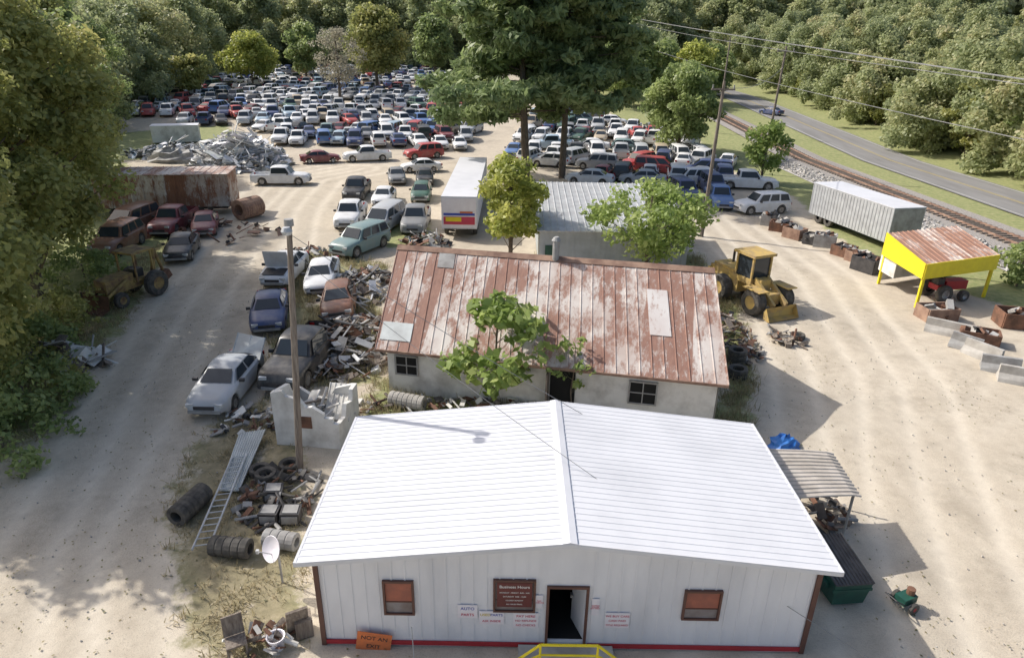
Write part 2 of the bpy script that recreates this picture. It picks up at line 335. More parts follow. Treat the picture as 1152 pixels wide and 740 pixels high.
def lineof(a,b,curve=0): 
    s=(b.x-a.x)/(b.y-a.y); ys=[0,20,40,60,75,85]+list(range(90,205,5))+[205,215,230,250,280]
    return [(a.x+s*(y-a.y)-curve*max(0,y-140)**2,y) for y in ys]
rp=lineof(G(1152,246),G(818,112),.004)
ASP=M('asphalt',(.26,.255,.25),(.20,.195,.19),.8,.85,sc=(1,.15,1)); GRAV=M('ballast_gravel',(.44,.41,.38),(.22,.20,.18),9,.95,bp=.8); GRAV2=M('pale_gravel',(.66,.64,.61),(.34,.32,.30),5,.95,bp=.9)
LINEY=M('line_yellow',(.50,.40,.16),rough=.7); LINEW=M('line_white',(.6,.6,.58),rough=.7)
struct(strip('road',rp,0,7.5,ASP,.09)) 
for nme,a,m_ in (('road_line',3.6,LINEY),('road_line',3.85,LINEY),('road_edge_line',.35,LINEW),('road_edge_line',7.05,LINEW)): struct(strip(nme,rp,a,a+.11,m_,.098))
rl=lineof(G(1152,277),G(850,152),.003); rxat=lambda y:np.interp(y,[p[1] for p in rl],[p[0] for p in rl])
struct(strip('railway_ballast',rl,-2.6,2.8,GRAV,.10)); struct(strip('gravel_apron',rl[1:6],-5.6,-2.3,GRAV2,.05))
tk=T('railway_track','single railway track with rusty rails on gravel beside the road','railway track',(rl[2][0],40,.1))
for s in (-.72,.72):
    mb=MB()
    for a,b in zip(rl,rl[1:]):
        za,zb=gz(39,a[1]),gz(39,b[1]); mb.hexa([(a[0]+s-.05,a[1],za+.1),(a[0]+s+.05,a[1],za+.1),(b[0]+s+.05,b[1],zb+.1),(b[0]+s-.05,b[1],zb+.1),(a[0]+s-.05,a[1],za+.32),(a[0]+s+.05,a[1],za+.32),(b[0]+s+.05,b[1],zb+.32),(b[0]+s-.05,b[1],zb+.32)])
    mb.build('rail',RUST2,tk)
mb=MB(); y=20
while y<190: mb.box((float(rxat(y)),y,gz(39,y)+.16),(2.5,.24,.12)); y+=.62
mb.build('sleepers',WOOD,tk)['kind']='stuff'
mb=MB()
for i in range(1600):
    y=random.uniform(38,85); x=float(rxat(y))+random.uniform(-5.4,-2.4); s=random.uniform(.08,.28); mb.box((x,y,.08+s*.2),(s,s*.8,s*.7),eu=(random.random(),random.random(),random.random()*3),mi=i%2)
o=mb.build('gravel_stones',[CONC,GRAV2],None); tag(o,'pale coarse stones heaped along the railway edge','stones',kind='stuff')
# ---------------------------------------------------------------- front building
YF=11.65; cx=1.33; hw=5.62; YB=17.5
bA=T('metal_building','white metal office building with gabled white roof and open front door','building',(cx,YF,0))
mb=MB(); ze,zr=2.64,3.27
x0,x1=cx-hw,cx+hw
dl=R(617,690,YF).x; dr=R(658,690,YF).x; dh=1.86
def gable(y,t,mb):
    for a,b in ((x0,dl),(dr,x1)):
        za=ze+(zr-ze)*(1-abs(a-cx)/hw)-.06; zb=ze+(zr-ze)*(1-abs(b-cx)/hw)-.06
        mid=[(cx,zr-.06)] if a<cx<b else []
        poly=[(a,0),(b,0),(b,zb)]+mid+[(a,za)]; n=len(poly)
        mb.add([(p[0],y,p[1]) for p in poly]+[(p[0],y+t,p[1]) for p in poly],[list(range(n)),list(range(n,2*n))[::-1]]+[[i,n+i,n+(i+1)%n,(i+1)%n] for i in range(n)])
gable(YF,.12,mb)
zd=ze+(zr-ze)*(1-abs((dl+dr)/2-cx)/hw)-.08
mb.box(((dl+dr)/2,YF+.06,(dh+zd)/2),(dr-dl,.12,zd-dh)); mb.box(((dl+dr)/2,YF+.06,.12),(dr-dl,.12,.24))
gable(YB-.12,.12,mb); mb.box((x0+.06,(YF+YB)/2,1.27),(.12,YB-YF-.26,2.52)); mb.box((x1-.06,(YF+YB)/2,1.27),(.12,YB-YF-.26,2.52))
x=x0+.15
while x<x1:
    if not(dl-.1<x<dr+.1):
        zt=ze+(zr-ze)*(1-abs(x-cx)/hw)-.15; mb.box((x,YF-.008,zt/2+.1),(.04,.016,zt-.22))
    x+=.305
y=YF+.3
while y<YB: mb.box((x0-.012,y,1.2),(.024,.045,2.3)); mb.box((x1+.012,y,1.2),(.024,.045,2.3)); y+=.305
mb.build('wall',WALLW,bA)
MB().box(((dl+dr)/2,YF+2.2,1.2),(dr-dl+1,.1,2.4)).box(((dl+dr)/2,YF+1.1,.22),(dr-dl+1,2.1,.05)).build('interior',DARK,bA)
oh=.35; rx0,rx1=cx-hw-oh,cx+hw+oh; yf0,yb0=YF-.2,YB+.15; zee=ze-.03
mb=MB(); L_=[(rx0,yf0,zee),(rx0,yb0,zee),(cx,yb0,zr),(cx,yf0,zr)]; R_=[(rx1,yf0,zee),(rx1,yb0,zee),(cx,yb0,zr),(cx,yf0,zr)]
mb.slab(*L_,.05); mb.slab(*R_,.05); mb.ribs(*L_,29,.03,.016); mb.ribs(*R_,29,.03,.012)
mb.build('roof',WHITE,bA)
mb=MB(); mb.slab((cx-.16,yf0-.02,zr+.015),(cx-.16,yb0+.02,zr+.015),(cx,yb0+.02,zr+.05),(cx,yf0-.02,zr+.05),.02); mb.slab((cx+.16,yf0-.02,zr+.015),(cx+.16,yb0+.02,zr+.015),(cx,yb0+.02,zr+.05),(cx,yf0-.02,zr+.05),.02)
mb.build('ridge_cap',WHITE,bA)
for s,xx in ((-1,rx0),(1,rx1)): MB().add([(xx,yf0-.025,zee-.09),(cx,yf0-.025,zr-.09),(cx,yf0-.025,zr+.03),(xx,yf0-.025,zee+.03)],[[0,1,2,3]]).box((xx+s*.03,(yf0+yb0)/2,zee-.05),(.06,yb0-yf0,.12)).build('fascia',WHITE,bA)
MB().box(((x0+dl)/2-.05,YF-.03,.12),(dl-x0-.1,.03,.12)).box(((dr+x1)/2+.05,YF-.03,.12),(x1-dr-.1,.03,.12)).build('base_trim',RED,bA)
for xx in (x0,x1): MB().box((xx,YF-.03,1.25),(.11,.05,2.5)).build('corner_trim',BROWN,bA)
MB().box((dl-.03,YF-.02,dh/2),(.06,.07,dh)).box((dr+.03,YF-.02,dh/2),(.06,.07,dh)).box(((dl+dr)/2,YF-.02,dh+.03),(dr-dl+.12,.07,.06)).build('door_frame',BROWN,bA)
do=MB().box((dr-.10,YF+.38,1.05),(.05,.66,1.6),rz=.35).build('door',WHITE,bA); MB().box((dr-.26,YF+.6,1.05),(.06,.12,.06)).build('door_handle',RIM,do)
def win(px0,py0,px1,py1,m_,nm='window',low=True):
    a=R(px0,py1,YF); c=R(px1,py0,YF); w=c.x-a.x; h=c.z-a.z; cc=((a.x+c.x)/2,YF-.035,(a.z+c.z)/2)
    f=MB()
    for s in (-1,1): f.box((cc[0]+s*w/2,cc[1],cc[2]),(.05,.07,h+.05)); f.box((cc[0],cc[1],cc[2]+s*h/2),(w-.05,.07,.05))
    f=f.build(nm,BROWN,bA)
    if low:
        MB().box((cc[0],YF-.018,cc[2]+h*.17),(w-.06,.02,h*.58)).build('blind',m_,f); MB().box((cc[0],YF-.018,cc[2]-h*.31),(w-.06,.02,h*.33)).build('lower_pane',BLIND2,f)
    else: MB().box((cc[0],YF-.018,cc[2]),(w-.06,.02,h*.95)).build('blind',m_,f)
    MB().box((cc[0],cc[1]+.01,cc[2]-h*.13),(w-.08,.03,.03)).build('sash_bar',BROWN,f)
win(434,653,464,688,BLIND); win(556,652,602,685,BLIND2,low=False); win(767,664,812,694,BLIND)
def sign(label,px0,py0,px1,py1,mat,lines,tm,nm='wall_sign',rot=0):
    a=R(px0,py1,YF-.05); c=R(px1,py0,YF-.05); w=c.x-a.x; h=c.z-a.z; cc=Vector(((a.x+c.x)/2,YF-(.07 if 'maroon' in label else .03),(a.z+c.z)/2))
    r=T(nm,label,'sign',cc); MB().box((0,0,0),(w,.012,h)).build('board',mat,r,world=False)
    for (s,sz,dx,dzz,tmm) in lines: text(s,sz,tmm or tm,r,cc+Vector((dx*w,-.010,dzz*h)))
    if rot: r.rotation_euler=(0,rot,0)
    return r
sign('maroon business hours sign with white lettering in the middle front window',559,655,599,681,MAROON,[('Business Hours',.11,0,.34,None),('MONDAY - FRIDAY  8:00 - 5:00',.05,0,.10,None),('SATURDAY  8:00 - 12:00',.05,0,-.06,None),('CLOSED SUNDAY',.05,0,-.22,None),('ALL SALES FINAL',.05,0,-.38,None)],TXW)
sign('small white wall sign with blue and red figures, leftmost of the front wall signs',515,681,537,695,SIGNW,[('AUTO',.115,0,.22,TXB),('PARTS',.105,0,-.25,TXR)],TXR)
sign('white wall sign with blue, yellow and red lettering below the business hours window',539,688,567,702,SIGNW,[('USED',.10,-.25,.22,TXY),('PARTS',.10,.2,.22,TXB),('ASK INSIDE',.085,0,-.25,TXR)],TXR)
sign('white wall sign with red lettering just left of the front door',577,690,606,706,SIGNW,[('PAY HERE',.10,0,.28,TXR),('NO REFUNDS',.08,0,-.02,TXR),('NO CHECKS',.08,0,-.32,TXR)],TXR)
sign('small red notice beside the left of the open front door above the white sign',602,670,611,684,SIGNW,[('NO\nCHECKS',.06,0,0,TXR)],TXR)
sign('small red notice close to the right of the open front door',665,674,675,692,SIGNW,[('NOTICE\nPLEASE\nPAY FIRST',.05,0,0,TXR)],TXR)
sign('white wall sign with red lettering on the right of the front door',680,690,709,706,SIGNW,[('WE BUY CARS',.085,0,.28,TXR),('CASH PAID',.08,0,-.02,TXR),('TITLE REQUIRED',.07,0,-.32,TXR)],TXR)
r=sign('tilted orange sign leaning at the foot of the white front wall',403,709,440,728,ORANGE,[('NOT AN',.16,0,.2,TXK),('EXIT',.16,0,-.25,TXK)],TXK,nm='leaning_sign',rot=.16); r.location.y-=.1
pc=Vector(((dl+dr)/2,10.9,0)); po=T('porch_railing','yellow pipe railing around the front door landing','railing',pc)
MB().box((pc.x,11.0,.1),(2.2,1.1,.2)).build('landing',CONC,po)
a=R(608,725,10.75); b_=R(673,726,10.75); mb=MB(); mb.tube([a+Vector((-.6,-.05,-.5)),a,b_,b_+Vector((.6,-.05,-.5))],.03); q=Vector((0,0,-.3)); mb.tube([a+q+Vector((-.3,0,-.2)),a+q,b_+q,b_+q+Vector((.3,0,-.2))],.025); mb.build('handrail',YEL,po)
for p in (a,b_): MB().cyl((p.x,p.y,0),(p.x,p.y,p.z),.028).build('post',YEL,po)
o=MB().cyl(R(463,705,YF-.25),G(466,742),.012,.012,6).build('metal_rod',LGREY,None); tag(o,'thin metal rod leaning on the white front wall','rod')
# ---------------------------------------------------------------- rusty building (local x along eave)
eL=G(422,392,2.1); eR=G(820,433,2.1); ang=math.atan2(eR.y-eL.y,eR.x-eL.x); Ln=(eR-eL).length
bB=T('rusty_roof_building','long low whitewashed building under a rusty ribbed metal roof','building',(eL.x,eL.y,0),ang)
run=4.7; zR=4.85; sh=-.62; wy=.45
mb=MB(); mb.box((Ln/2,wy+.1,1.0),(Ln-.6,.2,2.0)).box((Ln/2+2*sh,wy+8.3,1.0),(Ln-.6,.2,2.0))
for xx in (.4,Ln-.4):
    for e in (0,.15): mb.add([(xx+e,wy,0),(xx+e+2*sh,wy+8.3,0),(xx+e+2*sh,wy+8.3,2.1),(xx+e+sh,run,zR-.15),(xx+e,wy,2.2)],[[0,1,2,3,4]])
mb.build('wall',OLDW,bB,world=False)
mb=MB(); A=[(0,0,2.1),(Ln,0,2.1),(Ln+.1+sh,run,zR),(-.0+sh,run,zR)]; B=[(Ln+.1+2*sh,2*run,2.1),(2*sh,2*run,2.1),(sh,run,zR),(Ln+.1+sh,run,zR)]
mb.slab(*A,.05).slab(*B,.05).ribs(*A,30,.025,.025).ribs(*B,30,.025,.025); mb.build('roof',RROOF,bB,world=False)
MB().slab((sh-.02,run-.25,zR-.10),(Ln+.12+sh,run-.25,zR-.10),(Ln+.12+sh,run,zR+.06),(sh-.02,run,zR+.06),.03).slab((sh-.02,run+.25,zR-.1),(Ln+.12+sh,run+.25,zR-.1),(Ln+.12+sh,run,zR+.06),(sh-.02,run,zR+.06),.03).build('ridge_cap',RUST2,bB,world=False)
MB().box((Ln/2,-.03,2.05),(Ln,.05,.10)).build('fascia',RUST2,bB,world=False)
PATCHM=rusty_roof('faded_patch',(.70,.67,.64),(.62,.56,.53),(.42,.28,.22),(.32,.19,.15),.72)
def rsh(u0,u1,v0,v1,m_,nm):
    f=lambda u,v:(u+v*sh,v*run,2.1+v*(zR-2.1)+.035)
    MB().slab(f(u0,v0),f(u1,v0),f(u1,v1),f(u0,v1),.02).build(nm,m_,bB,world=False)
rsh(1.9,2.6,.80,.97,GREY,'roof_hole'); rsh(.1,1.35,.08,.24,PALEB,'patch_sheet'); rsh(Ln*.80,Ln*.86,.34,.75,PATCHM,'patch_sheet')
for u,w,z0,h in ((1.1,.9,.9,.8),(10.3,1.0,.75,.9)):
    f=MB().box((u,wy-.02,z0+h/2),(w,.06,h)).build('window',DARK,bB,world=False); MB().box((u-w/2,wy-.06,z0+h/2),(.06,.05,h)).box((u+w/2,wy-.06,z0+h/2),(.06,.05,h)).box((u,wy-.06,z0+h),(w+.06,.05,.06)).box((u,wy-.06,z0),(w+.06,.05,.06)).box((u,wy-.06,z0+h/2),(.04,.03,h-.06)).box((u,wy-.06,z0+h/2),(w,.025,.04)).build('frame',GREY,f,world=False)
MB().box((7.3,wy-.02,.9),(.95,.06,1.8)).build('door_opening',DARK,bB,world=False)
MB().box((6.75,wy-.25,.9),(.06,.6,1.8)).build('door',WOOD,bB,world=False)
vp=MB(); vp.cyl((6.3,run-.1,zR-.3),(6.3,run-.1,zR+.75),.14,n=12).cyl((6.3,run-.1,zR+.75),(6.3,run-.1,zR+.9),.2,.1,12); vp.build('vent_pipe',GREY,bB,world=False)
# third shed
sA=T('grey_metal_shed','grey metal shed with pale ribbed roof behind the rusty building','building',(1.8,39,0))
SHW=M('shed_wall_grey',(.46,.50,.52),(.36,.39,.40),1.2,.6)
mb=MB().box((6.0,39.1,1.4),(8.9,.15,2.7)).box((1.65,44,1.5),(.15,9.7,2.9)).box((10.35,44,1.5),(.15,9.7,2.9)).box((6.0,48.9,1.7),(8.9,.15,3.3))
for i in range(28): mb.box((1.8+i*.31,39.01,1.4),(.05,.03,2.6))
mb.build('wall',SHW,sA)
A=[(1.4,38.7,2.85),(10.7,38.7,2.85),(10.7,49.2,3.7),(1.4,49.2,3.7)]; MB().slab(*A,.05).ribs(*A,22,.04,.04).build('roof',LGREY,sA); MB().box((2.3,38.98,1.6),(.8,.04,.6)).build('green_panel',DGREEN,sA)
# box trailer with advert
p=G(517,269); tA=T('box_trailer','white box trailer with colourful advert on its rear doors','trailer',(p.x,p.y,0))
TL_=17
MB().box((p.x,p.y+TL_/2,1.9),(2.5,TL_,2.3)).build('body',WHITE,tA)
MB().box((p.x,p.y-.02,1.9),(2.36,.05,2.1)).build('rear_door',SIGNW,tA)
ad=MB().box((p.x,p.y-.06,1.35),(2.2,.03,.55)).build('advert_panel',TXR,tA); MB().box((p.x-.4,p.y-.09,1.45),(1.1,.03,.3)).build('advert_stripe',YEL,ad); MB().box((p.x,p.y-.06,1.80),(2.2,.03,.16)).build('advert_panel',TXB,tA); MB().box((p.x+.5,p.y-.07,1.95),(.9,.03,.12)).build('advert_panel',ORANGE,tA)
MB().box((p.x,p.y+TL_/2,.68),(1.2,TL_-.6,.14)).build('chassis',BLK,tA)
for s in (-1,1):
    for yy in (1.5,2.7): MB().lathe((p.x+s*1.05,p.y+yy,.5),(1,0,0),[(.2,-.14),(.46,-.14),(.5,-.1),(.5,.1),(.46,.14),(.2,.14)],16).build('wheel',RUB,tA)
# right grey semi trailer
f0=G(995,283); r0=G(908,247); d=(f0-r0).normalized(); Lt=(f0-r0).length
tB=T('storage_trailer','pale grey ribbed storage trailer parked beside the railway gravel','trailer',(r0.x,r0.y,0),math.atan2(d.y,d.x))
mb=MB(); mb.box((Lt/2,1.25,1.8),(Lt,2.5,2.4)); x=.1
while x<Lt: mb.box((x,-.015,1.8),(.05,.03,2.3)); x+=.35
mb.build('body',LGREY,tB,world=False); MB().box((Lt/2,1.25,3.03),(Lt+.05,2.55,.05)).build('roof',WHITE,tB,world=False)
MB().box((Lt/2,1.25,.5),(Lt-.2,1.2,.2)).build('chassis',BLK,tB,world=False); MB().box((Lt+.02,1.25,1.8),(.05,2.3,2.3)).build('rear_door',GREY,tB,world=False)
for s in (.2,2.3):
    for xx in (1.2,2.4): MB().lathe((xx,s,.5),(0,1,0),[(.2,-.14),(.46,-.14),(.5,-.1),(.5,.1),(.46,.14),(.2,.14)],14).build('wheel',RUB,tB,world=False)
# rusty left trailer
f0=G(112,245); r0=G(262,242); d=(r0-f0)
tC=T('rusty_trailer','long rusty flat topped trailer under the left trees','trailer',(f0.x,f0.y,0),math.atan2(d.y,d.x)); Lt=d.length
mb=MB().box((Lt/2,1.5,1.95),(Lt,3.0,2.5)); x=.3
while x<Lt: mb.box((x,-.03,1.95),(.08,.06,2.5)); x+=.8
mb.build('body',CONTM,tC,world=False); A=[(-.1,-.1,3.25),(Lt+.1,-.1,3.25),(Lt+.1,3.2,3.3),(-.1,3.2,3.3)]; MB().slab(*A,.05).ribs(*A,16,.03,.03).build('roof',RROOF,tC,world=False)
MB().box((Lt/2,1.5,.5),(Lt-1,1.2,.3)).build('chassis',BLK,tC,world=False)
for xx in (1.2,2.4,Lt-2): MB().lathe((xx,.2,.5),(0,1,0),[(.2,-.14),(.46,-.14),(.5,-.1),(.5,.1),(.46,.14),(.2,.14)],14).build('wheel',RUB,tC,world=False)
p=G(200,160); sT=T('white_container','low white container beyond the rusty trailer at the left yard','container',p,.35)
mb=MB().box((0,0,1.15),(5.5,2.4,2.0)); x=-2.6
while x<2.7: mb.box((x,-1.22,1.15),(.1,.05,1.9)); x+=.5
mb.build('body',OLDW,sT,world=False); MB().box((0,0,2.18),(5.6,2.5,.06)).build('roof',WHITE,sT,world=False)
# pavilion
a=G(1030,346); b_=G(1106,334); c_=G(988,319); e_=c_+(b_-a)
pv=T('yellow_shelter','open shelter with rusty tin roof and bright yellow fascia boards','shelter',(a.x,a.y,0))
zf,zb=2.2,3.0
for q,zz in ((a,zf),(b_,zf),(c_,zb),(e_,zb)): MB().box((q.x,q.y,zz/2),(.14,.14,zz)).build('post',YEL,pv)
o_=lambda v,z:Vector((v.x,v.y,z)); ctr=(a+b_+c_+e_)/4
ex=lambda v,k=1.06:ctr+(v-ctr)*k
A=[o_(ex(a),zf+.3),o_(ex(b_),zf+.3),o_(ex(e_),zb+.1),o_(ex(c_),zb+.1)]
MB().slab(*A,.05).ribs(*A,14,.035,.04).build('roof',RROOF2,pv)
def board(p,q,dp,dq):
    n=(q-p).cross(Vector((0,0,1))).normalized()*.05
    if n.dot(p-ctr)<0: n=-n
    return MB().hexa([p-Vector((0,0,dp)),q-Vector((0,0,dq)),q-Vector((0,0,dq))+n,p-Vector((0,0,dp))+n,p+Vector((0,0,.05)),q+Vector((0,0,.05)),q+n+Vector((0,0,.05)),p+n+Vector((0,0,.05))])
board(A[0],A[1],.8,.8).build('fascia',YEL,pv); board(A[0],A[3],.8,1.3).build('fascia',YEL,pv)
board(o_(c_,1.3),o_(e_,1.3),1.1,1.1).build('back_board',OLDW,pv)
board(o_(c_+Vector((0,.3,0)),2.2),o_(c_.lerp(a,.35),2.2),1.4,1.4).build('side_panel',OLDW,pv)
# ---------------------------------------------------------------- poles & wires
def pole(label,bx,top,name='utility_pole',arm=0,lamp=False,r0=.15):
    g=G(*bx); t=R(top[0],top[1],g.y); r=T(name,label,'pole',g); MB().cyl((0,0,-.2),tuple(t-g),r0,r0*.65,10).build('pole_shaft',WOOD,r,world=False)
    h=t-g
    if arm: 
        MB().box((h.x,h.y,h.z-.5),(arm,.12,.12)).build('crossarm',WOOD,r,world=False)
        for s in (-.45,0,.45): MB().cyl((h.x+s*arm,h.y,h.z-.44),(h.x+s*arm,h.y,h.z-.2),.05,n=8).build('insulator',GREY,r,world=False)
    if lamp:
        l=MB().tube([(h.x,h.y,h.z-.25),(h.x+.1,h.y-.5,h.z-.05)],.03).build('lamp_arm',GREY,r,world=False); MB().lathe((h.x+.05,h.y-.4,h.z-.1),(0,0,1),[(.0,.12),(.10,.11),(.16,0),(.12,-.10),(0,-.13)],12).build('lamp_head',LGREY,l,world=False)
        MB().cyl((h.x,h.y,h.z-.05),(h.x,h.y,h.z+.14),.14,.13,10).build('pole_cap',GREY,r,world=False)
    return r,t
_,pA=pole('leaning wooden light pole left of the white metal building',(337,528),(325,252),'light_pole',lamp=True,r0=.12)
_,pB=pole('dark utility pole standing beside the grey metal shed',(789,266),(815,92),arm=1.6)
_,pC=pole('tall utility pole leaning beside the railway and the road',(857,196),(885,52),arm=1.8)
_,pD=pole('distant utility pole at the far end of the right side car rows',(806,150),(822,42),arm=1.6)
def wire(label,a,b,sag,r=.02):
    a,b=Vector(a),Vector(b); pts=[a.lerp(b,i/20)-Vector((0,0,sag*4*(i/20)*(1-i/20))) for i in range(21)]
    o=MB().tube(pts,r,5).build('overhead_wire',BLK2,None,origin=a); tag(o,label,'wire')
wire('thick upper cable crossing the top right of the photo above the road',R(700,18,150),R(1250,104,30),.2,.04)
wire('second cable just under the thick upper cable at top right',R(705,24,150),R(1250,108,30),.5,.022)
wire('thinner lower cable crossing in front of the roadside woods',R(740,58,120),R(1250,178,28),.4,.022)
wire('wire running from the shed pole to the tall roadside pole',pB-Vector((0,0,.3)),pC-Vector((0,0,2)),.8,.02)
wire('upper thin wire slanting over the white roof from the light pole',pA-Vector((0,0,.3)),R(1200,740,14.5),.7,.009)
wire('lower thin wire slanting over the white roof from the light pole',pA-Vector((0,0,.8)),R(1010,760,10.5),.4,.008)
# ---------------------------------------------------------------- cars
SP={
'sedan':dict(L=4.7,top=[(-2.35,.72),(-2.28,.93),(-1.4,1.0),(.9,.98),(1.8,.86),(2.2,.76),(2.35,.55)],wid=[(-2.35,.66),(-2.1,.84),(-1,.9),(1,.9),(2,.84),(2.35,.62)],gh=(1.1,.35,-.95,-1.7),zb=.95,zr=1.42,wb=.80,wr=.60,wx=(1.42,-1.35),wr_=.32,np=2),
'hatchback':dict(L=4.0,top=[(-2,.72),(-1.95,.95),(-1.4,1.0),(.9,.98),(1.6,.86),(1.85,.74),(2,.52)],wid=[(-2,.7),(-1.8,.83),(-1,.86),(1,.86),(1.7,.8),(2,.6)],gh=(1.05,.3,-1.35,-1.88),zb=.95,zr=1.46,wb=.78,wr=.58,wx=(1.25,-1.22),wr_=.31,np=2),
'suv':dict(L=4.7,top=[(-2.35,.8),(-2.3,1.08),(-1.4,1.12),(.9,1.10),(1.8,1.02),(2.2,.92),(2.35,.6)],wid=[(-2.35,.8),(-2.1,.9),(-1,.93),(1,.93),(2,.88),(2.35,.7)],gh=(1.05,.45,-1.95,-2.26),zb=1.07,zr=1.75,wb=.85,wr=.68,wx=(1.45,-1.4),wr_=.37,np=3),
'minivan':dict(L=4.8,top=[(-2.4,.8),(-2.35,1.05),(-1.4,1.08),(1.2,1.06),(1.9,.92),(2.25,.78),(2.4,.55)],wid=[(-2.4,.8),(-2.1,.92),(-1,.95),(1,.95),(2,.86),(2.4,.64)],gh=(1.6,.7,-2.1,-2.34),zb=1.03,zr=1.72,wb=.87,wr=.70,wx=(1.55,-1.45),wr_=.33,np=3),
'pickup':dict(L=5.4,top=[(-2.7,1.05),(-1.4,1.08),(.9,1.10),(2.1,1.02),(2.55,.92),(2.7,.6)],wid=[(-2.7,.92),(-2.1,.95),(-1,.95),(1,.95),(2.2,.92),(2.7,.8)],gh=(1.15,.6,-.72,-.9),zb=1.06,zr=1.74,wb=.87,wr=.70,wx=(1.75,-1.65),wr_=.38,np=1)}
def car_parts(kind,ns=46,hood_up=False,nw=16):
    S=SP[kind]; L=S['L']; hl=L/2; st=np.linspace(-hl,hl,ns); tx,tz=zip(*S['top']); wx_,ww=zip(*S['wid']); wr=S['wr_']
    bd=MB(); bed=kind=='pickup'; ring=[]
    for x in st:
        zt=np.interp(x,tx,tz); w=np.interp(x,wx_,ww); zb=.24 if abs(x)<hl-.25 else .34
        for xc in S['wx']:
            dd=(wr+.07)**2-(x-xc)**2
            if dd>0: zb=max(zb,wr+math.sqrt(dd))
        zb=min(zb,zt-.2); s=zt-.09
        half=[(0,zt+.035),(.5*w,zt+.025),(.86*w,zt-.005),(.965*w,s),(w,zb+(s-zb)*.62),(w*.985,zb+(s-zb)*.25),(w*.95,zb)]
        ring.append([(x,-y,z) for y,z in half[::-1]]+[(x,y,z) for y,z in half[1:]])
    k=13
    for r in ring: bd.v+=r
    for i in range(ns-1):
        xm=(st[i]+st[i+1])/2; inbed=bed and xm<-.92
        for j in range(k):
            a=i*k+j; b2=i*k+(j+1)%k
            if inbed and 4<=j<=7: continue
            bd.f.append([a,b2,b2+k,a+k]); bd.m.append(0)
    bd.f.append(list(range(k))[::-1]); bd.m.append(0); bd.f.append(list(range((ns-1)*k,ns*k))); bd.m.append(0)
    if bed:
        ib=-.95; w=.80
        bd.add([(-hl+.03,-w,.66),(ib,-w,.66),(ib,w,.66),(-hl+.03,w,.66),(-hl+.03,-w,1.07),(ib,-w,1.07),(ib,w,1.07),(-hl+.03,w,1.07)],[[0,1,2,3],[0,1,5,4],[2,3,7,6],[1,2,6,5],[3,0,4,7]])
    xf,xrf,xrr,xb=S['gh']; zb,zr,wb,wrr=S['zb'],S['zr'],S['wb'],S['wr']
    fx=[xf,xrf+.08,xrf-.15,(xrf+xrr)/2,xrr+.15,xrr-.08,xb]; fz=[zb,zr-.08,zr-.01,zr+.02,zr-.01,zr-.07,zb]; fwid=[wb*.93,wrr*.96,wrr,wrr*1.02,wrr*.99,wrr*.95,wb*.93]
    o=len(bd.v); ny=[-1,-.72,0,.72,1]; nzd=[-.06,0,.015,0,-.06]
    for i in range(7):
        for q in range(5):
            e=1 if 0<i<6 else 0; bd.v.append((fx[i],fwid[i]*ny[q],fz[i]+nzd[q]*e))
    for i in range(6):
        for q in range(4): a=o+i*5+q; bd.f.append([a,a+1,a+6,a+5]); bd.m.append(0)
    for s,q in ((-1,0),(1,4)):
        o2=len(bd.v)
        for i in range(7): bd.v.append((min(max(fx[i],xb),xf),s*wb,zb-.02))
        for i in range(6): bd.f.append([o+i*5+q,o+(i+1)*5+q,o2+i+1,o2+i]); bd.m.append(0)
    def bil(a,b_,c,d_,u,v): return (a.lerp(b_,u)).lerp(d_.lerp(c,u),v)
    def pane(mb,a,b_,c,d_,u0,u1,v0,v1,off):
        a,b_,c,d_=map(Vector,(a,b_,c,d_)); n=(b_-a).cross(d_-a).normalized()*off
        mb.add([bil(a,b_,c,d_,u,v)+n for u,v in ((u0,v0),(u1,v0),(u1,v1),(u0,v1))],[[0,1,2,3]])
    parts=[]
    ws=MB(); pane(ws,(fx[0],-fwid[0],zb),(fx[0],fwid[0],zb),(fx[1],fwid[1],fz[1]),(fx[1],-fwid[1],fz[1]),.07,.93,.1,.97,.03); parts.append(('windshield',ws,GLASS))
    rw=MB(); pane(rw,(fx[6],fwid[6],zb),(fx[6],-fwid[6],zb),(fx[5],-fwid[5],fz[5]),(fx[5],fwid[5],fz[5]),.08,.92,.18,.95,.03); parts.append(('rear_window',rw,GLASS))
    for s in (-1,1):
        sw=MB(); lo=[(xf-.12,s*wb,zb),(xb+.1,s*wb,zb)]; hi=[(xrf,s*wrr,zr-.07),(xrr,s*wrr,zr-.07)]
        np_=S['np']
        for i in range(np_):
            u0=i/np_+.03; u1=(i+1)/np_-.025
            if s<0: pane(sw,lo[1],lo[0],hi[0],hi[1],1-u1,1-u0,.12,.93,.022)
            else: pane(sw,lo[0],lo[1],hi[1],hi[0],u0,u1,.12,.93,.022)
        parts.append(('side_window',sw,GLASS))
    for s in (-1,1):
        parts.append(('headlight',MB().box((hl-.09,s*.56,np.interp(hl-.15,tx,tz)-.12),(.14,.30,.13),rz=-s*.25),HEADL))
        parts.append(('taillight',MB().box((-hl+.03,s*.66,.82 if kind!='pickup' else .88),(.1,.22,.17)),TAILL))
        parts.append(('mirror',MB().box((xf-.35,s*(wb+.14),zb+.06),(.12,.2,.13)),BLK))
    parts.append(('grille',MB().box((hl-.005,0,.56),(.05,.8,.14)),BLK)); parts.append(('bumper',MB().box((hl-.02,0,.40),(.14,1.25,.12)),GREY)); parts.append(('bumper',MB().box((-hl+.01,0,.44),(.14,1.35,.13)),GREY))
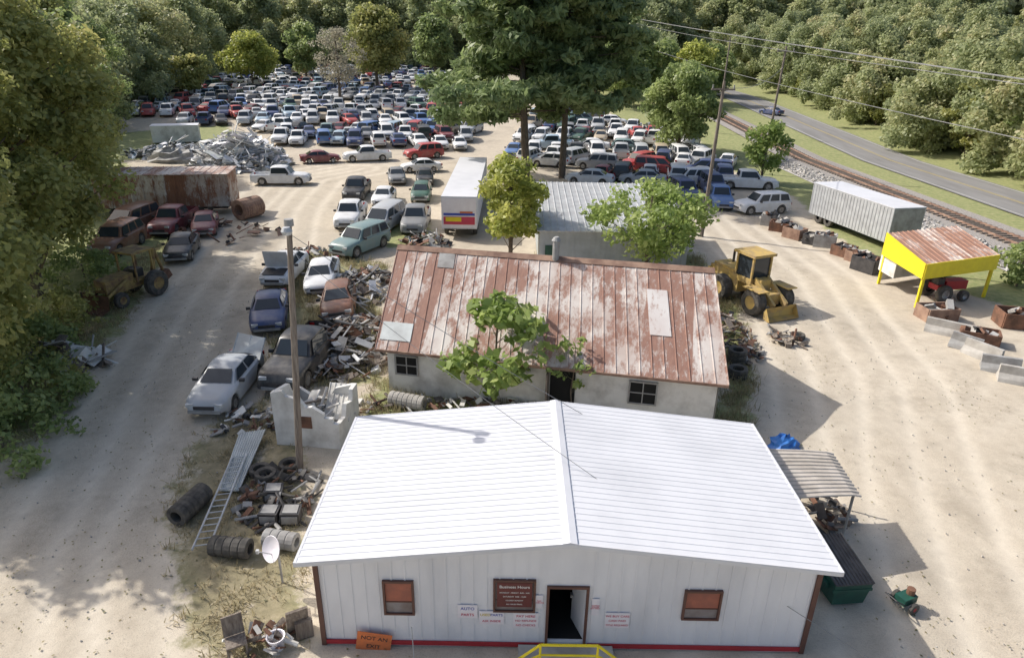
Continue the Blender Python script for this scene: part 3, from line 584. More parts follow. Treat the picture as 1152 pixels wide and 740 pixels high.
    for xc in S['wx']:
        for s in (-1,1):
            y=s*(np.interp(xc,wx_,ww)-.12)
            parts.append(('wheel',MB().lathe((xc,y,wr),(0,1,0),[(wr*.6,-.1),(wr*.93,-.1),(wr,-.06),(wr,.06),(wr*.93,.1),(wr*.6,.1)],nw),RUB,MB().lathe((xc,y,wr),(0,1,0),[(0,.07*s),(wr*.35,.09*s),(wr*.62,.095*s),(wr*.62,0)],nw//2)))
    if hood_up:
        h0=xf-.02; zz=np.interp(h0,tx,tz)+.05; hh=MB().slab((h0,-.7,zz),(h0+.35,-.68,zz+1.0),(h0+.35,.68,zz+1.0),(h0,.7,zz),.03); parts.append(('hood',hh,PAINT)); parts.append(('engine_bay',MB().box((h0+.6,0,np.interp(h0+.6,tx,tz)+.03),(.9,1.25,.03),eu=(0,.1,0)),BLK))
    return bd,parts
PROTO={}
def setcol(r,col):
    for ch in r.children:
        if ch.name.startswith(('body','hood')): ch.color=(*col,1)
def make_car(kind,hood_up=False):
    bd,parts=car_parts(kind,hood_up=hood_up); r=T('parked_car' if kind!='pickup' else 'pickup_truck','x','car')
    bd.build('body',PAINT,r,world=False,smooth=True)
    for q in parts:
        o=q[1].build(q[0],q[2],r,world=False)
        if len(q)>3: q[3].build('rim',RIM,o,world=False)
    return r
def simple_mesh(kind):
    bd,parts=car_parts(kind,ns=22,nw=10); mats=[PAINT,GLASS,RUB,HEADL,TAILL]; mm=MB(); mm.merge(bd,0)
    for q in parts:
        if q[2] in mats: mm.merge(q[1],mats.index(q[2]))
    o=mm.build('m',mats,None,smooth=True); me=o.data; bpy.data.objects.remove(o); return me,mm
COL={'white':(.78,.79,.80),'silver':(.48,.50,.52),'grey':(.22,.23,.24),'black':(.03,.032,.037),'dark blue':(.045,.075,.19),'blue':(.10,.20,.44),'red':(.46,.06,.06),'maroon':(.20,.04,.05),'green':(.06,.14,.11),'teal':(.20,.30,.30),'tan':(.48,.40,.29),'pale blue':(.38,.50,.60),'rusty':(.22,.10,.06)}
WT=[('white',42),('silver',18),('grey',9),('black',7),('dark blue',8),('blue',5),('red',7),('maroon',5),('green',3),('teal',2),('tan',5),('pale blue',3)]
CATS={'sedan':'car','hatchback':'car','suv':'car','minivan':'van','pickup':'pickup truck'}
def place_car(kind,colr,pos,rz,label,group=None,hood_up=False):
    key=(kind,hood_up)
    if key not in PROTO:
        PROTO[key]=make_car(kind,hood_up); r=PROTO[key]; r.location=pos; r.rotation_euler=(0,0,rz); r['label']=label
    else: r=dup(PROTO[key],pos,rz,label)
    if group: r['group']=group
    elif 'group' in r: del r['group']
    r['category']=CATS[kind]; setcol(r,COL[colr]); return r
TAKEN=[(G(517,269).x,G(517,269).y+k,2.6) for k in (1,4,7,10,13,16)]
def car2(kind,colr,fpx,rpx,label,hood_up=False,group=None,tilt=0):
    a=G(*fpx); b_=G(*rpx); d=a-b_; m_=(a+b_)/2; r=place_car(kind,colr,(m_.x,m_.y,m_.z),math.atan2(d.y,d.x),label,group,hood_up); TAKEN.append((m_.x,m_.y,2.6)); return r
r=car2('sedan','silver',(238,466),(276,420),'silver sedan with dark windows parked nearest the lane on the left'); r.scale=(.93,.96,.96)
car2('pickup','black',(314,446),(368,386),'black pickup truck beside the silver sedan and the scrap heap')
car2('sedan','dark blue',(300,388),(309,336),'dark blue sedan parked along the lane above the silver sedan')
car2('sedan','white',(306,328),(336,297),'white sedan with its hood raised beside the dirt lane',True)
car2('suv','teal',(373,295),(436,270),'faded teal old wagon parked askew beside the weeds')
car2('pickup','white',(384,267),(405,236),'white pickup truck just above the faded teal wagon')
car2('pickup','black',(390,236),(412,208),'black pickup truck with open bed above the white one')
car2('sedan','white',(424,240),(440,218),'white sedan between the black pickup and the box trailer')
car2('hatchback','green',(470,238),(478,212),'dark green hatchback close to the left of the box trailer')
car2('sedan','grey',(448,214),(445,196),'grey sedan in the short row left of the box trailer')
car2('sedan','black',(478,214),(478,198),'black sedan at the head of the row left of the box trailer')
r=car2('sedan','white',(345,334),(382,306),'white wreck of a sedan between the raised hood sedan and rusty roof'); r.rotation_euler=(.06,.05,r.rotation_euler[2]+.3)
car2('pickup','grey',(462,272),(474,242),'grey pickup truck wedged beside the box trailer rear')
r=car2('minivan','silver',(426,268),(440,245),'silver van between the white sedan and the grey pickup'); r.rotation_euler=(0,.03,r.rotation_euler[2]-.25)
r=car2('hatchback','rusty',(366,362),(400,340),'rusty wrecked hatchback beside the scrap left of the rusty roof'); r.rotation_euler=(.10,-.05,r.rotation_euler[2]+.5)
car2('pickup','white',(345,207),(290,207),'white pickup truck seen side on by the metal scrap heap')
car2('sedan','maroon',(385,182),(336,184),'maroon sedan side on at the front of the main yard')
car2('pickup','white',(388,182),(438,180),'white pickup truck side on at the front of the main yard')
car2('suv','red',(449,180),(503,176),'red wagon side on at the front of the main yard')
car2('sedan','white',(447,194),(500,192),'white sedan side on below the red wagon in the main yard')
car2('minivan','white',(215,178),(256,172),'white van body half buried at the left of the pale scrap heap')
car2('sedan','blue',(262,168),(292,160),'blue car body on the far side of the pale scrap heap')
car2('sedan','white',(305,190),(318,172),'white car body at the right foot of the pale scrap heap')
car2('sedan','maroon',(228,273),(236,248),'maroon sedan parked below the rusty trailer')
car2('pickup','maroon',(178,270),(214,246),'maroon pickup truck tucked under the left trees')
car2('sedan','black',(198,300),(214,275),'black coupe on the left edge of the dirt lane')
car2('minivan','rusty',(128,268),(172,250),'rusted brown van under the left trees by the rusty trailer')
car2('suv','rusty',(118,290),(150,272),'rusted hulk of a wagon below the rusted brown van')
car2('suv','white',(832,240),(878,238),'white wagon side on at the right end of the car rows')
car2('suv','dark blue',(812,224),(790,208),'dark blue wagon beside the shed pole in the car rows')
car2('suv','red',(700,192),(735,186),'red jeep like wagon behind the grey metal shed')
car2('sedan','dark blue',(858,128),(876,131),'dark blue sedan driving along the asphalt road')
ZONES=[('main yard',[(140,132),(165,108),(240,88),(330,76),(480,76),(510,90),(545,105),(545,135),(520,165),(505,172),(440,168),(400,170),(340,170),(310,158),(285,140),(200,137)],.12),
 ('yard beyond the shed',[(600,125),(640,118),(690,138),(760,148),(835,190),(905,232),(905,246),(870,246),(790,236),(700,205),(640,205),(570,192),(575,150)],-.28)]
TREEPX=[(285,100),(383,118),(425,104),(345,92),(592,203),(632,200),(762,172),(220,112),(320,128),(470,98)]
TAKEN+=[(G(*t).x,G(*t).y,1.5) for t in TREEPX]
cand=[]
for zi,(zn,poly,rot) in enumerate(ZONES):
    y=48+zi*2; row=0
    while y<205:
        x=-105; cr=[]; rowrot=rot+random.uniform(-.32,.32); side=random.random()<.16; sp=5.2 if side else (2.45 if zi else 2.6); flip=random.random()<.5; ph=random.uniform(0,6)
        while x<33:
            X=x+random.uniform(-.3,.3); Y=y+random.uniform(-.7,.7)+x*math.tan(rot*.4)+1.6*math.sin(x*.09+ph)
            p=P((X,Y,gz(X,Y)+.4))
            if inpoly(p,poly) and random.random()>.04 and all((X-a)**2+(Y-b)**2>c*c*1.4 for a,b,c in TAKEN):
                cr.append([X,Y,(0 if side else PI/2)+rowrot+random.uniform(-.18,.18)+(PI if (random.random()<.25)!=flip else 0)])
            x+=sp*random.uniform(.92,1.12)
        if cr: cand+=[(zi,row,i,*c) for i,c in enumerate(cr)]; row+=1
        y+=(5.3 if not side else 3.3)+(1.0 if row%4==0 else 0)
for c in range(len(cand)):
    n=random.choices([w[0] for w in WT],[w[1] for w in WT])[0]; k=random.choices(['sedan','hatchback','suv','minivan','pickup'],[34,6,20,17,23])[0]; cand[c]=cand[c]+(n,k)
cand.sort(key=lambda c:math.hypot(c[3],c[4])); IND=cand[:262]; REST=cand[262:]
print('LOT',len(cand))
look={(c[0],c[1],c[2]):c for c in cand}
ORD=['front','second','third','fourth','fifth','sixth','seventh','eighth','ninth','tenth','eleventh','twelfth','thirteenth','fourteenth','fifteenth','sixteenth','seventeenth','eighteenth','nineteenth','twentieth']
def ordn(i): return ORD[i] if i<20 else str(i+1)+'th'
seen={}; mesh_s={k:simple_mesh(k) for k in SP}
for c in IND:
    zi,row,ix,X,Y,a,n,k=c; l=look.get((zi,row,ix-1)); r=look.get((zi,row,ix+1)); kn={'suv':'wagon'}.get(k,k); zn=ZONES[zi][0]
    if l and r: lab=f"{n} {kn} between a {l[6]} and a {r[6]} one, {ordn(row)} row, {zn}"
    elif l: lab=f"{n} {kn} right of a {l[6]} one ending the {ordn(row)} row of {zn}"
    else: lab=f"{n} {kn} at the left end of the {ordn(row)} row of {zn}"
    if lab in seen or len(lab.split())>16: lab=f"{n} {kn}, {ordn(ix) if ix else 'first'} from left, {ordn(row)} row of {zn}"
    seen[lab]=1; grp='cars in rows in the salvage yard'; s_=random.uniform(.98,1.1)
    if math.hypot(X,Y)<108: r_=place_car(k,n,(X,Y,gz(X,Y)),a,lab,grp); r_.scale=(s_,)*3
    else:
        o=bpy.data.objects.new('parked_car' if k!='pickup' else 'pickup_truck',mesh_s[k][0]); C.objects.link(o); o.location=(X,Y,gz(X,Y)); o.rotation_euler=(0,0,a); o.color=(*COL[n],1); o.scale=(s_,)*3; tag(o,lab,CATS[k],grp)
FV=[];FF=[];FM=[];FCc=[]
for c in REST:
    zi,row,ix,X,Y,a,n,k=c; mm=mesh_s[k][1]; o=len(FV); ca_,sa=math.cos(a),math.sin(a); z0=gz(X,Y)
    FV+=[(X+v[0]*ca_-v[1]*sa,Y+v[0]*sa+v[1]*ca_,z0+v[2]) for v in mm.v]; FF+=[[i+o for i in f] for f in mm.f]; FM+=mm.m; FCc+=[COL[n]]*len(mm.f)
if FV:
    me=bpy.data.meshes.new('far_cars'); me.from_pydata(FV,[],FF)
    for m_ in (PAINTA,GLASS,RUB,HEADL,TAILL): me.materials.append(m_)
    me.polygons.foreach_set('material_index',FM); at=me.attributes.new('Col','FLOAT_COLOR','FACE'); at.data.foreach_set('color',np.array([(*c,1) for c in FCc],dtype=np.float32).ravel())
    o=bpy.data.objects.new('distant_cars',me); C.objects.link(o); tag(o,'mass of distant junked cars filling the far end of the salvage yard','cars',kind='stuff')
# ---------------------------------------------------------------- machines
def wheel(root,x,y,r,w,rimm=None):
    o=MB().lathe((x,y,r),(0,1,0),[(r*.5,-w/2),(r*.9,-w/2),(r,-w*.3),(r,w*.3),(r*.9,w/2),(r*.5,w/2)],22).build('wheel',RUB,root,world=False)
    s=1 if y>0 else -1; MB().lathe((x,y,r),(0,1,0),[(0,(w/2-.1)*s),(r*.3,(w/2-.06)*s),(r*.52,(w/2-.02)*s),(r*.52,0)],16).build('rim',rimm or YELR,o,world=False)
a=G(866,358); b_=G(822,328); d=a-b_; m_=(a+b_)/2
ld=T('wheel_loader','yellow wheel loader beside the end of the rusty building','loader',m_,math.atan2(d.y,d.x)+.2)
for x in (1.25,-1.35):
    for s in (-1,1): wheel(ld,x,s*.95,.72,.55)
MB().box((-1.6,0,1.15),(2.3,1.3,1.0)).box((-2.7,0,1.0),(.35,1.5,.9)).box((-1.6,0,1.72),(2.0,1.1,.16)).build('engine_cover',YELR,ld,world=False)
MB().box((.9,0,.85),(1.5,.8,.6)).box((.7,0,1.35),(.5,.7,.7)).build('front_frame',YELR,ld,world=False)
for s in (-1,1): MB().slab((.6,s*.95-.32,1.45),(1.9,s*.95-.32,1.45),(1.9,s*.95+.32,1.45),(.6,s*.95+.32,1.45),.05).build('fender',YELR,ld,world=False)
cb=MB()
for sx in (-.75,.45):
    for sy in (-.6,.6): cb.box((sx,sy,2.2),(.1,.1,1.3))
cb.box((-.15,0,1.5),(1.35,1.35,.3)).box((-.15,0,2.92),(1.6,1.5,.14)); cb.build('cab',YELR,ld,world=False)
MB().box((-.15,0,2.2),(1.15,1.15,1.2)).build('cab_glass',GLASS,ld,world=False)
for s in (-1,1): MB().hexa([(.6,s*.42-.07,1.45),(2.1,s*.42-.07,.5),(2.1,s*.42+.07,.5),(.6,s*.42+.07,1.45),(.6,s*.42-.07,1.8),(2.2,s*.42-.07,.8),(2.2,s*.42+.07,.8),(.6,s*.42+.07,1.8)]).build('lift_arm',YELR,ld,world=False)
bk=MB(); pr=[(2.25,.7),(2.1,.4),(2.15,.12),(2.4,.04),(2.6,.05)]
for (x1_,z1_),(x2_,z2_) in zip(pr,pr[1:]): bk.add([(x1_,-1.0,z1_),(x1_,1.0,z1_),(x2_,1.0,z2_),(x2_,-1.0,z2_)],[[0,1,2,3]])
for s in (-1.0,1.0): bk.add([(x_,s,z_) for x_,z_ in pr],[list(range(5))])
bk.build('bucket',YELR,ld,world=False); MB().cyl((-2.1,.35,1.8),(-2.1,.35,2.5),.07,n=8).build('exhaust_pipe',BLK,ld,world=False)
p=G(150,335); bh=T('backhoe','old rusty yellow backhoe with folded boom under the left trees','backhoe',p,math.radians(250))
for s in (-1,1): wheel(bh,-.9,s*.85,.7,.42,YELD); wheel(bh,1.3,s*.75,.42,.28,YELD)
MB().box((.9,0,1.15),(1.7,.8,.7)).box((0,0,.8),(3.0,.7,.3)).build('engine_cover',YELD,bh,world=False)
cb=MB()
for sx in (-1.1,.0):
    for sy in (-.6,.6): cb.box((sx,sy,1.75),(.08,.08,1.5))
cb.box((-.55,0,2.53),(1.4,1.4,.1)).box((-.5,0,1.05),(1.2,1.0,.12)).build('cab',YELD,bh,world=False)
MB().box((-.5,0,1.3),(.5,.5,.5)).build('operator_seat',BLK,bh,world=False)
for s in (-1,1): MB().cyl((.6,s*.55,1.3),(2.1,s*.55,.6),.08).build('lift_arm',YELD,bh,world=False)
MB().add([(2.1,-.9,.9),(2.1,.9,.9),(2.2,.9,.2),(2.2,-.9,.2),(2.7,.9,.05),(2.7,-.9,.05)],[[0,1,2,3],[3,2,4,5]]).build('bucket',RUST,bh,world=False)
MB().cyl((-1.5,0,.8),(-1.75,.1,2.3),.13,.1).build('boom',YELD,bh,world=False); MB().cyl((-1.75,.1,2.3),(-2.15,.1,.9),.1,.08).build('dipper_arm',YELD,bh,world=False); MB().box((-2.2,.1,.7),(.45,.55,.45),eu=(0,.4,0)).build('digging_bucket',RUST,bh,world=False)
# ---------------------------------------------------------------- right side: awning, dumpster, bins
A=[G(866,506,2.0),G(890,560,1.9),G(969,556,1.8),G(938,509,1.9)]
aw=T('lean_to_awning','tan corrugated awning behind the right side of the white building','awning',(A[1].x,A[1].y,0))
mb=MB()
for s0,s1,z0,z1 in ((0,.5,.0,.02),(.5,.88,.02,.0),(.88,1,.0,-.06)):
    q=[A[1].lerp(A[2],s0),A[1].lerp(A[2],s1),A[0].lerp(A[3],s1),A[0].lerp(A[3],s0)]; q=[q[0]+Vector((0,0,z0)),q[1]+Vector((0,0,z1)),q[2]+Vector((0,0,z1)),q[3]+Vector((0,0,z0))]
    mb.slab(*q,.03); mb.ribs(q[0],q[3],q[2],q[1],12,.045,.03)
mb.build('awning_roof',TAN,aw)
for q in (A[2],A[3],A[1]): MB().cyl((q.x-.15,q.y+.1,0),(q.x-.15,q.y+.1,1.75),.04).build('post',GREY,aw)
scrap_later=G(915,575)
p=G(952,682); dm=T('dumpster','dark green dumpster with a ribbed black lid right of the white building','dumpster',p,math.radians(6))
mb=MB().hexa([(-.42,0,.1),(.42,0,.1),(.45,1.4,.1),(-.45,1.4,.1),(-.5,-.08,.8),(.5,-.08,.8),(.5,1.5,1.0),(-.5,1.5,1.0)]).box((0,-.05,.6),(1.05,.05,.07)); mb.build('bin_body',DGREEN,dm,world=False)
for s in (-.25,.25):
    A=[(s-.24,-.11,.83),(s+.24,-.11,.83),(s+.24,1.52,1.04),(s-.24,1.52,1.04)]; MB().slab(*A,.03).ribs(*A,5,.03,.035).build('lid',LIDM,dm,world=False)
for s in (-1,1): MB().box((s*.54,.65,.6),(.08,1.0,.12)).build('lift_pocket',DGREEN,dm,world=False)
p=G(1016,682); hc=T('hose_cart','small green and red wheeled machine on the bare ground right of the dumpster','machine',p,.4)
for s in (-1,1):
    w=MB().lathe((0,s*.26,.16),(0,1,0),[(.06,-.04),(.16,-.04),(.16,.04),(.06,.04)],14).build('wheel',RUB,hc,world=False); MB().lathe((0,s*.26,.16),(0,1,0),[(0,s*.035),(.08,s*.035)],10).build('hub',RED,w,world=False)
MB().box((0,0,.3),(.45,.3,.2)).build('engine',DGREEN,hc,world=False); MB().tube([(-.2,-.16,.25),(-.6,-.16,.55),(-.6,.16,.55),(-.2,.16,.25)],.018).build('handle',BLK,hc,world=False); MB().cyl((.12,0,.4),(.12,0,.56),.1,n=10).build('drum',RUST,hc,world=False)
def bumpy(name,label,cat,p,rx_,ry,rz_,mat):
    mb=MB(); n=12
    for j in range(7):
        f=j/6*PI/2
        for i in range(n):
            k=1+random.uniform(-.18,.18); mb.v.append((math.cos(f)*rx_*math.cos(2*PI*i/n)*k,math.cos(f)*ry*math.sin(2*PI*i/n)*k,math.sin(f)*rz_*k))
    for j in range(6):
        for i in range(n): mb.f.append([j*n+i,j*n+(i+1)%n,(j+1)*n+(i+1)%n,(j+1)*n+i]); mb.m.append(0)
    o=mb.build(name,mat,None); o.location=p; return tag(o,label,cat)
bumpy('blue_tarp','bright blue tarp heaped beside the tan awning','tarp',G(882,502),.55,.4,.45,BLUE)
bumpy('grey_tarp','dark grey tarp draped over junk behind the left scrap heap','tarp',G(198,182),3.0,1.6,1.5,GREY)
def obin(label,px,py,L,W,H,rz,mat,cat='bin',name='steel_bin',group=None):
    p=G(px,py); r=T(name,label,cat,p,rz,group); t=.07
    MB().box((0,-W/2,H/2),(L,t,H)).box((0,W/2,H/2),(L,t,H)).box((-L/2,0,H/2),(t,W-t,H)).box((L/2,0,H/2),(t,W-t,H)).build('side_walls',mat,r,world=False)
    MB().box((0,0,.1),(L-.15,W-.15,.1)).build('floor_plate',RUST,r,world=False)
    s=MB()
    for i in range(11): s.box((random.uniform(-.38,.38)*L,random.uniform(-.35,.35)*W,H*random.uniform(.3,1.15)),(random.uniform(.2,.8),random.uniform(.1,.4),random.uniform(.05,.3)),eu=(random.uniform(-.6,.6),random.uniform(-.6,.6),random.uniform(0,3)),mi=i%4)
    s.build('scrap_load',[RUST,GREY,BLK,CONC],r,world=False)
bl=[(862,252),(878,258),(895,265),(912,272),(928,279),(945,288),(962,296),(978,304)]
bw=['first','second','third','fourth','fifth','sixth','seventh','last']
for i,(x,y) in enumerate(bl): obin(f'{["grey","rusty","reddish rusty","dark"][i%4]} scrap bin, {bw[i]} from the far end of the row by the storage trailer',x+random.uniform(-4,4),y+random.uniform(-3,3),random.uniform(1.1,1.7),random.uniform(.9,1.3),random.uniform(.6,1.15),random.uniform(-1.2,-.4),[GREY,RUST,RUST2,BLK][i%4],group='scrap bins in a row by the storage trailer')
obin('rusty open steel bin left of the shelter front post',1052,358,1.7,1.1,.7,.1,RUST2); obin('rusty open steel bin at the right frame edge below the shelter',1145,366,2.0,1.3,.8,-.2,RUST)
obin('rusty bin with scrap between the concrete barriers at right',1100,384,1.6,1.0,.6,-.5,RUST)
bars=[(1066,376),(1084,392),(1104,402),(1124,417),(1146,430)]
for i,(x,y) in enumerate(bars):
    p=G(x,y); pr=[(-.35,0),(.35,0),(.3,.15),(.12,.35),(.09,.7),(-.09,.7),(-.12,.35),(-.3,.15)]; mb=MB(); L2=.6+.45*random.random()
    mb.add([(L2*s,q[0],q[1]) for s in (-1,1) for q in pr],[list(range(8)),list(range(8,16))[::-1]]+[[k,8+k,8+(k+1)%8,(k+1)%8] for k in range(8)])
    o=mb.build('concrete_barrier',[CONC,GREY,CONC,GREY,CONC][i],None); o.location=p; o.rotation_euler=(0,[0,.08,0,-.06,0][i],-.75+random.uniform(-.35,.35)); tag(o,f'{["short pale","light grey","long pale","dark grey","worn pale"][i]} concrete barrier, {bw[i]} of five from the yellow shelter','barrier','concrete barriers at the right edge')
rc=T('red_tractor','small red tractor parked under the yellow shelter','tractor',G(1065,338)+Vector((0,.4,0)),.2)
for x,s,r_ in ((-.6,-1,.5),(-.6,1,.5),(.7,-1,.32),(.7,1,.32)): wheel(rc,x,s*.6,r_,.3,RIM)
MB().box((.4,0,.85),(1.4,.6,.5)).box((-.5,0,.75),(.7,.7,.3)).build('tractor_body',RED,rc,world=False); MB().box((-.6,0,1.05),(.4,.5,.35)).build('seat',BLK,rc,world=False); MB().cyl((-.1,0,1),(-.3,0,1.35),.03).lathe((-.3,0,1.35),(-.4,0,.6),[(.17,-.02),(.2,0),(.17,.02)],12).build('steering_wheel',BLK,rc,world=False)
# ---------------------------------------------------------------- tyres, drums, scrap
def tyre(label,p,tilt=(0,0,0),r=.33,w=.22,group='loose tyres',name='tyre'):
    o=MB().lathe((0,0,0),(0,0,1),[(r*.58,-w*.4),(r*.75,-w/2),(r*.95,-w/2),(r,-w*.3),(r,w*.3),(r*.95,w/2),(r*.75,w/2),(r*.58,w*.4),(r*.58,-w*.4)],20).build(name,RUB,None); o.location=Vector(p)+Vector((0,0,w/2 if tilt==(0,0,0) else r*.8)); o.rotation_euler=tilt; tag(o,label,'tyre',group)
tl=['bottom tyre of the upper stack beside the rusty building end','middle tyre of the upper stack beside the rusty building end','top tyre of the upper stack beside the rusty building end','bottom tyre of the lower stack at the rusty building end','top tyre of the lower stack at the rusty building end','tyre lying at the foot of the light pole','tyre lying left of the light pole on the weeds','tyre half over another one left of the light pole','tyre lying flat below the scrap heap, right one','tyre at the right edge of the scrap heap','lone tyre lying right of the loader bucket','tyre lying flat below the scrap heap, left one']
for i,(x,y,k) in enumerate([(828,408,0),(828,408,1),(828,408,2),(829,424,0),(829,424,1),(326,526,0),(293,532,0),(300,540,0),(408,415,0),(420,400,0),(897,380,0),(399,408,0)]):
    tyre(tl[i],G(x,y)+Vector((0,0,.23*k+(.1 if i==7 else 0))),r=.42 if i<5 else .35)
def roll(name,label,cat,a,b_,r,mat,n=16):
    a,b_=Vector(a),Vector(b_); a.z=b_.z=r; o=MB(); d=(b_-a); L2=d.length; d.normalize()
    pf=[(r*.55,0),(r*.95,0)]; k=max(2,int(L2/.2))
    for i in range(k): t=L2*i/k; pf+=[(r,t+.03),(r,t+L2/k-.03),(r*.93,t+L2/k-.01)]
    pf+=[(r*.55,L2),(r*.55,0)]
    o.lathe(a,d,pf,n); o=o.build(name,mat,None,origin=a); return tag(o,label,cat)
roll('tyre_row','long black row of tyres on their edge nearest the ladder foot','tyres',G(200,592),G(232,562),.33,RUB)
roll('tyre_row','black row of tyres at the foot of the ladder beside the dish','tyres',G(240,622),G(283,626),.28,RUB)
roll('steel_drum','black steel drum lying beside the satellite dish','drum',G(300,612),G(335,618),.26,GREY)
roll('steel_drum','large rusty drum lying at the end of the rusty trailer','drum',G(270,248),G(292,242),.8,RUST2)
roll('steel_drum','pale drum lying by the wall of the rusty building','drum',G(440,455),G(478,462),.3,CONC)
def scrap(name,label,c,rx_,ry,h,n,mats,smax=1.2,cat='scrap heap'):
    mb=MB()
    for i in range(n):
        th=random.uniform(0,2*PI); q=math.sqrt(random.random()); hh=h*(1-q**1.5)*random.uniform(.3,1)+.08
        x,y=rx_*q*math.cos(th),ry*q*math.sin(th); s=random.uniform(.3,1)*smax; eu=(random.uniform(-.7,.7),random.uniform(-.7,.7),random.uniform(0,PI)); mi=random.randrange(len(mats)); t=random.random()
        if t<.5: mb.box((x,y,hh),(s,s*random.uniform(.15,.6),.04),eu=eu,mi=mi)
        elif t<.75: v=Euler(eu).to_matrix()@Vector((s*.8,0,0)); mb.cyl(Vector((x,y,hh))-v,Vector((x,y,hh))+v,.03+.03*random.random(),n=6,mi=mi)
        else: mb.box((x,y,hh*.8),(s*.5,s*.4,s*.3),eu=eu,mi=mi)
    o=mb.build(name,mats,None); o.location=c; return tag(o,label,cat,kind='stuff')
scrap('scrap_heap','tangled heap of rusty scrap metal between the black pickup and rusty roof',G(392,392),2.6,3.6,1.3,400,[RUST,GREY,LGREY,BLK,GREY,WOOD],.9)
scrap('scrap_heap','big pale heap of crushed aluminium scrap beyond the rusty trailer',G(270,186),5.2,5.0,4.2,620,[LGREY,WHITE,SIGNW,OLDW,PALEB,WHITE,GREY],2.0)
scrap('scrap_heap','lower bluish white wreckage left of the big pale scrap heap',G(205,176),6.5,3.0,2.0,300,[PBLUE,WHITE,GREY,OLDW,LGREY,BLK],1.8)
scrap('junk_line','low junk along the front wall of the rusty building',G(560,462),6.5,.8,.4,150,[RUST,GREY,BLK,WOOD,OLDW],.6,'junk')
scrap('junk_line','junk strewn at the right end of the rusty building',G(826,380),.8,3.6,.6,110,[RUST,GREY,BLK,WOOD],.7,'junk')
scrap('junk_patch','dark junk and machine parts below the small white ruin',G(315,560),1.2,1.6,.35,90,[BLK,GREY,RUST,RUB],.6,'junk')
scrap('junk_patch','scrap scattered in front of the loader bucket',G(885,382),.9,.9,.25,28,[GREY,RUST,WOOD],.7,'junk')
scrap('junk_patch','junk strewn beside the silver sedan',G(285,475),1.4,1.2,.3,60,[OLDW,GREY,RUST,BLK],.6,'junk')
scrap('junk_patch','dark junk stored under the tan awning',scrap_later,.9,1.1,.7,50,[BLK,GREY,RUST,WOOD],.7,'junk')
scrap('junk_line','scrap parts along the left yard under the rusty trailer',G(240,262),5,3,.6,70,[RUST,BLK,RUST2],1.0,'junk')
scrap('brush_pile','pile of cut logs and grey boards at the left edge of the lane',G(66,408),2.2,1.0,.8,60,[WOOD,GREY,OLDW],1.8,'wood pile')
scrap('junk_patch','broken chair parts and buckets in the weeds at bottom left',G(305,722),.9,.5,.35,40,[OLDW,WOOD,RUST,GREY],.4,'junk')
scrap('junk_line','dark car parts lying under the box trailer side',G(478,275),1.8,2.5,.7,80,[BLK,RUST,GREY],.9,'junk')
scrap('junk_patch','pale and rusty junk between the wrecks and the rusty roof corner',G(408,325),2.4,3.0,1.0,220,[RUST,OLDW,GREY,BLK,WHITE,WOOD],.9,'junk')
scrap('junk_patch','car parts strewn among the weeds above the raised hood sedan',G(350,288),2.0,1.6,.5,60,[GREY,OLDW,BLK,RUST],.8,'junk')
# small white ruin
p=G(312,500); rn=T('roofless_block_shed','small broken whitewashed block shed beside the light pole','shed',p,-.1)
W2,D2=2.3,2.1
mb=MB()
def wallp(pts,n_):
    n=len(pts); mb.add([Vector(q) for q in pts]+[Vector(q)+Vector(n_) for q in pts],[list(range(n)),list(range(n,2*n))[::-1]]+[[i,n+i,n+(i+1)%n,(i+1)%n] for i in range(n)])
wallp([(0,0,0),(W2,0,0),(W2,0,1.0),(2.1,0,1.0),(2.1,0,1.2),(1.8,0,1.2),(1.8,0,1.35),(1.4,0,1.6),(1.2,0,1.55),(1.0,0,1.85),(.5,0,1.95),(.4,0,2.15),(0,0,2.05)],(0,.15,0)); wallp([(W2,.16,0),(W2,D2,0),(W2,D2,1.5),(W2,1.6,1.5),(W2,1.5,1.1),(W2,.9,1.3),(W2,.7,.9),(W2,.16,.95)],(-.15,0,0)); wallp([(0,.16,0),(0,D2,0),(0,D2,1.2),(0,1.4,1.3),(0,1.2,1.8),(0,.16,2.05)],(.15,0,0)); wallp([(.16,D2,0),(W2-.16,D2,0),(W2-.16,D2,1.5),(1.5,D2,1.3),(1.2,D2,.8),(.6,D2,.9),(.16,D2,1.2)],(0,-.15,0))
mb.build('wall',OLDW,rn,world=False); MB().box((1.15,-.01,1.0),(.42,.04,.45)).build('window',RUST,rn,world=False)
q=rn.location; scrap('junk_patch','boards and white sheets filling the broken white block shed',(q.x+1.2,q.y+1.1,.3),.9,.8,.9,40,[OLDW,WHITE,WOOD,GREY],1.1,'junk')
def sheet(label,pts,mat,nr=10,name='metal_sheet'):
    q=[G(x,y,zz) for x,y,zz in pts]; mb=MB().slab(*q,.02).ribs(*q,nr,.03,.03); o=mb.build(name,mat,None,origin=q[0]); tag(o,label,'metal sheet')
sheet('long pale corrugated metal sheet lying above the ladder',[(247,552,.12),(268,552,.12),(298,483,.3),(270,487,.3)],PALEB)
sheet('pale blue hood panel propped behind the silver sedan',[(260,402,.9),(292,405,.9),(298,380,1.5),(268,374,1.5)],PALEB,nr=2,name='car_hood')
sheet('bent pale sheet leaning beside the small white ruin',[(365,470,.6),(392,474,.6),(400,432,1.3),(372,430,1.3)],OLDW,nr=5)
a1,a2=G(216,618,.25),G(262,512,.3); wv=Vector((.42,.1,0)); ldr=T('ladder','long aluminium ladder lying on the weeds','ladder',(a1.x,a1.y,0))
for o_s in (0,1): MB().cyl(a1+wv*o_s,a2+wv*o_s,.03,n=6).build('side_rail',LGREY,ldr)
for i in range(16): q=a1.lerp(a2,(i+.5)/16); MB().cyl(q,q+wv,.018,n=6).build('rung',LGREY,ldr)
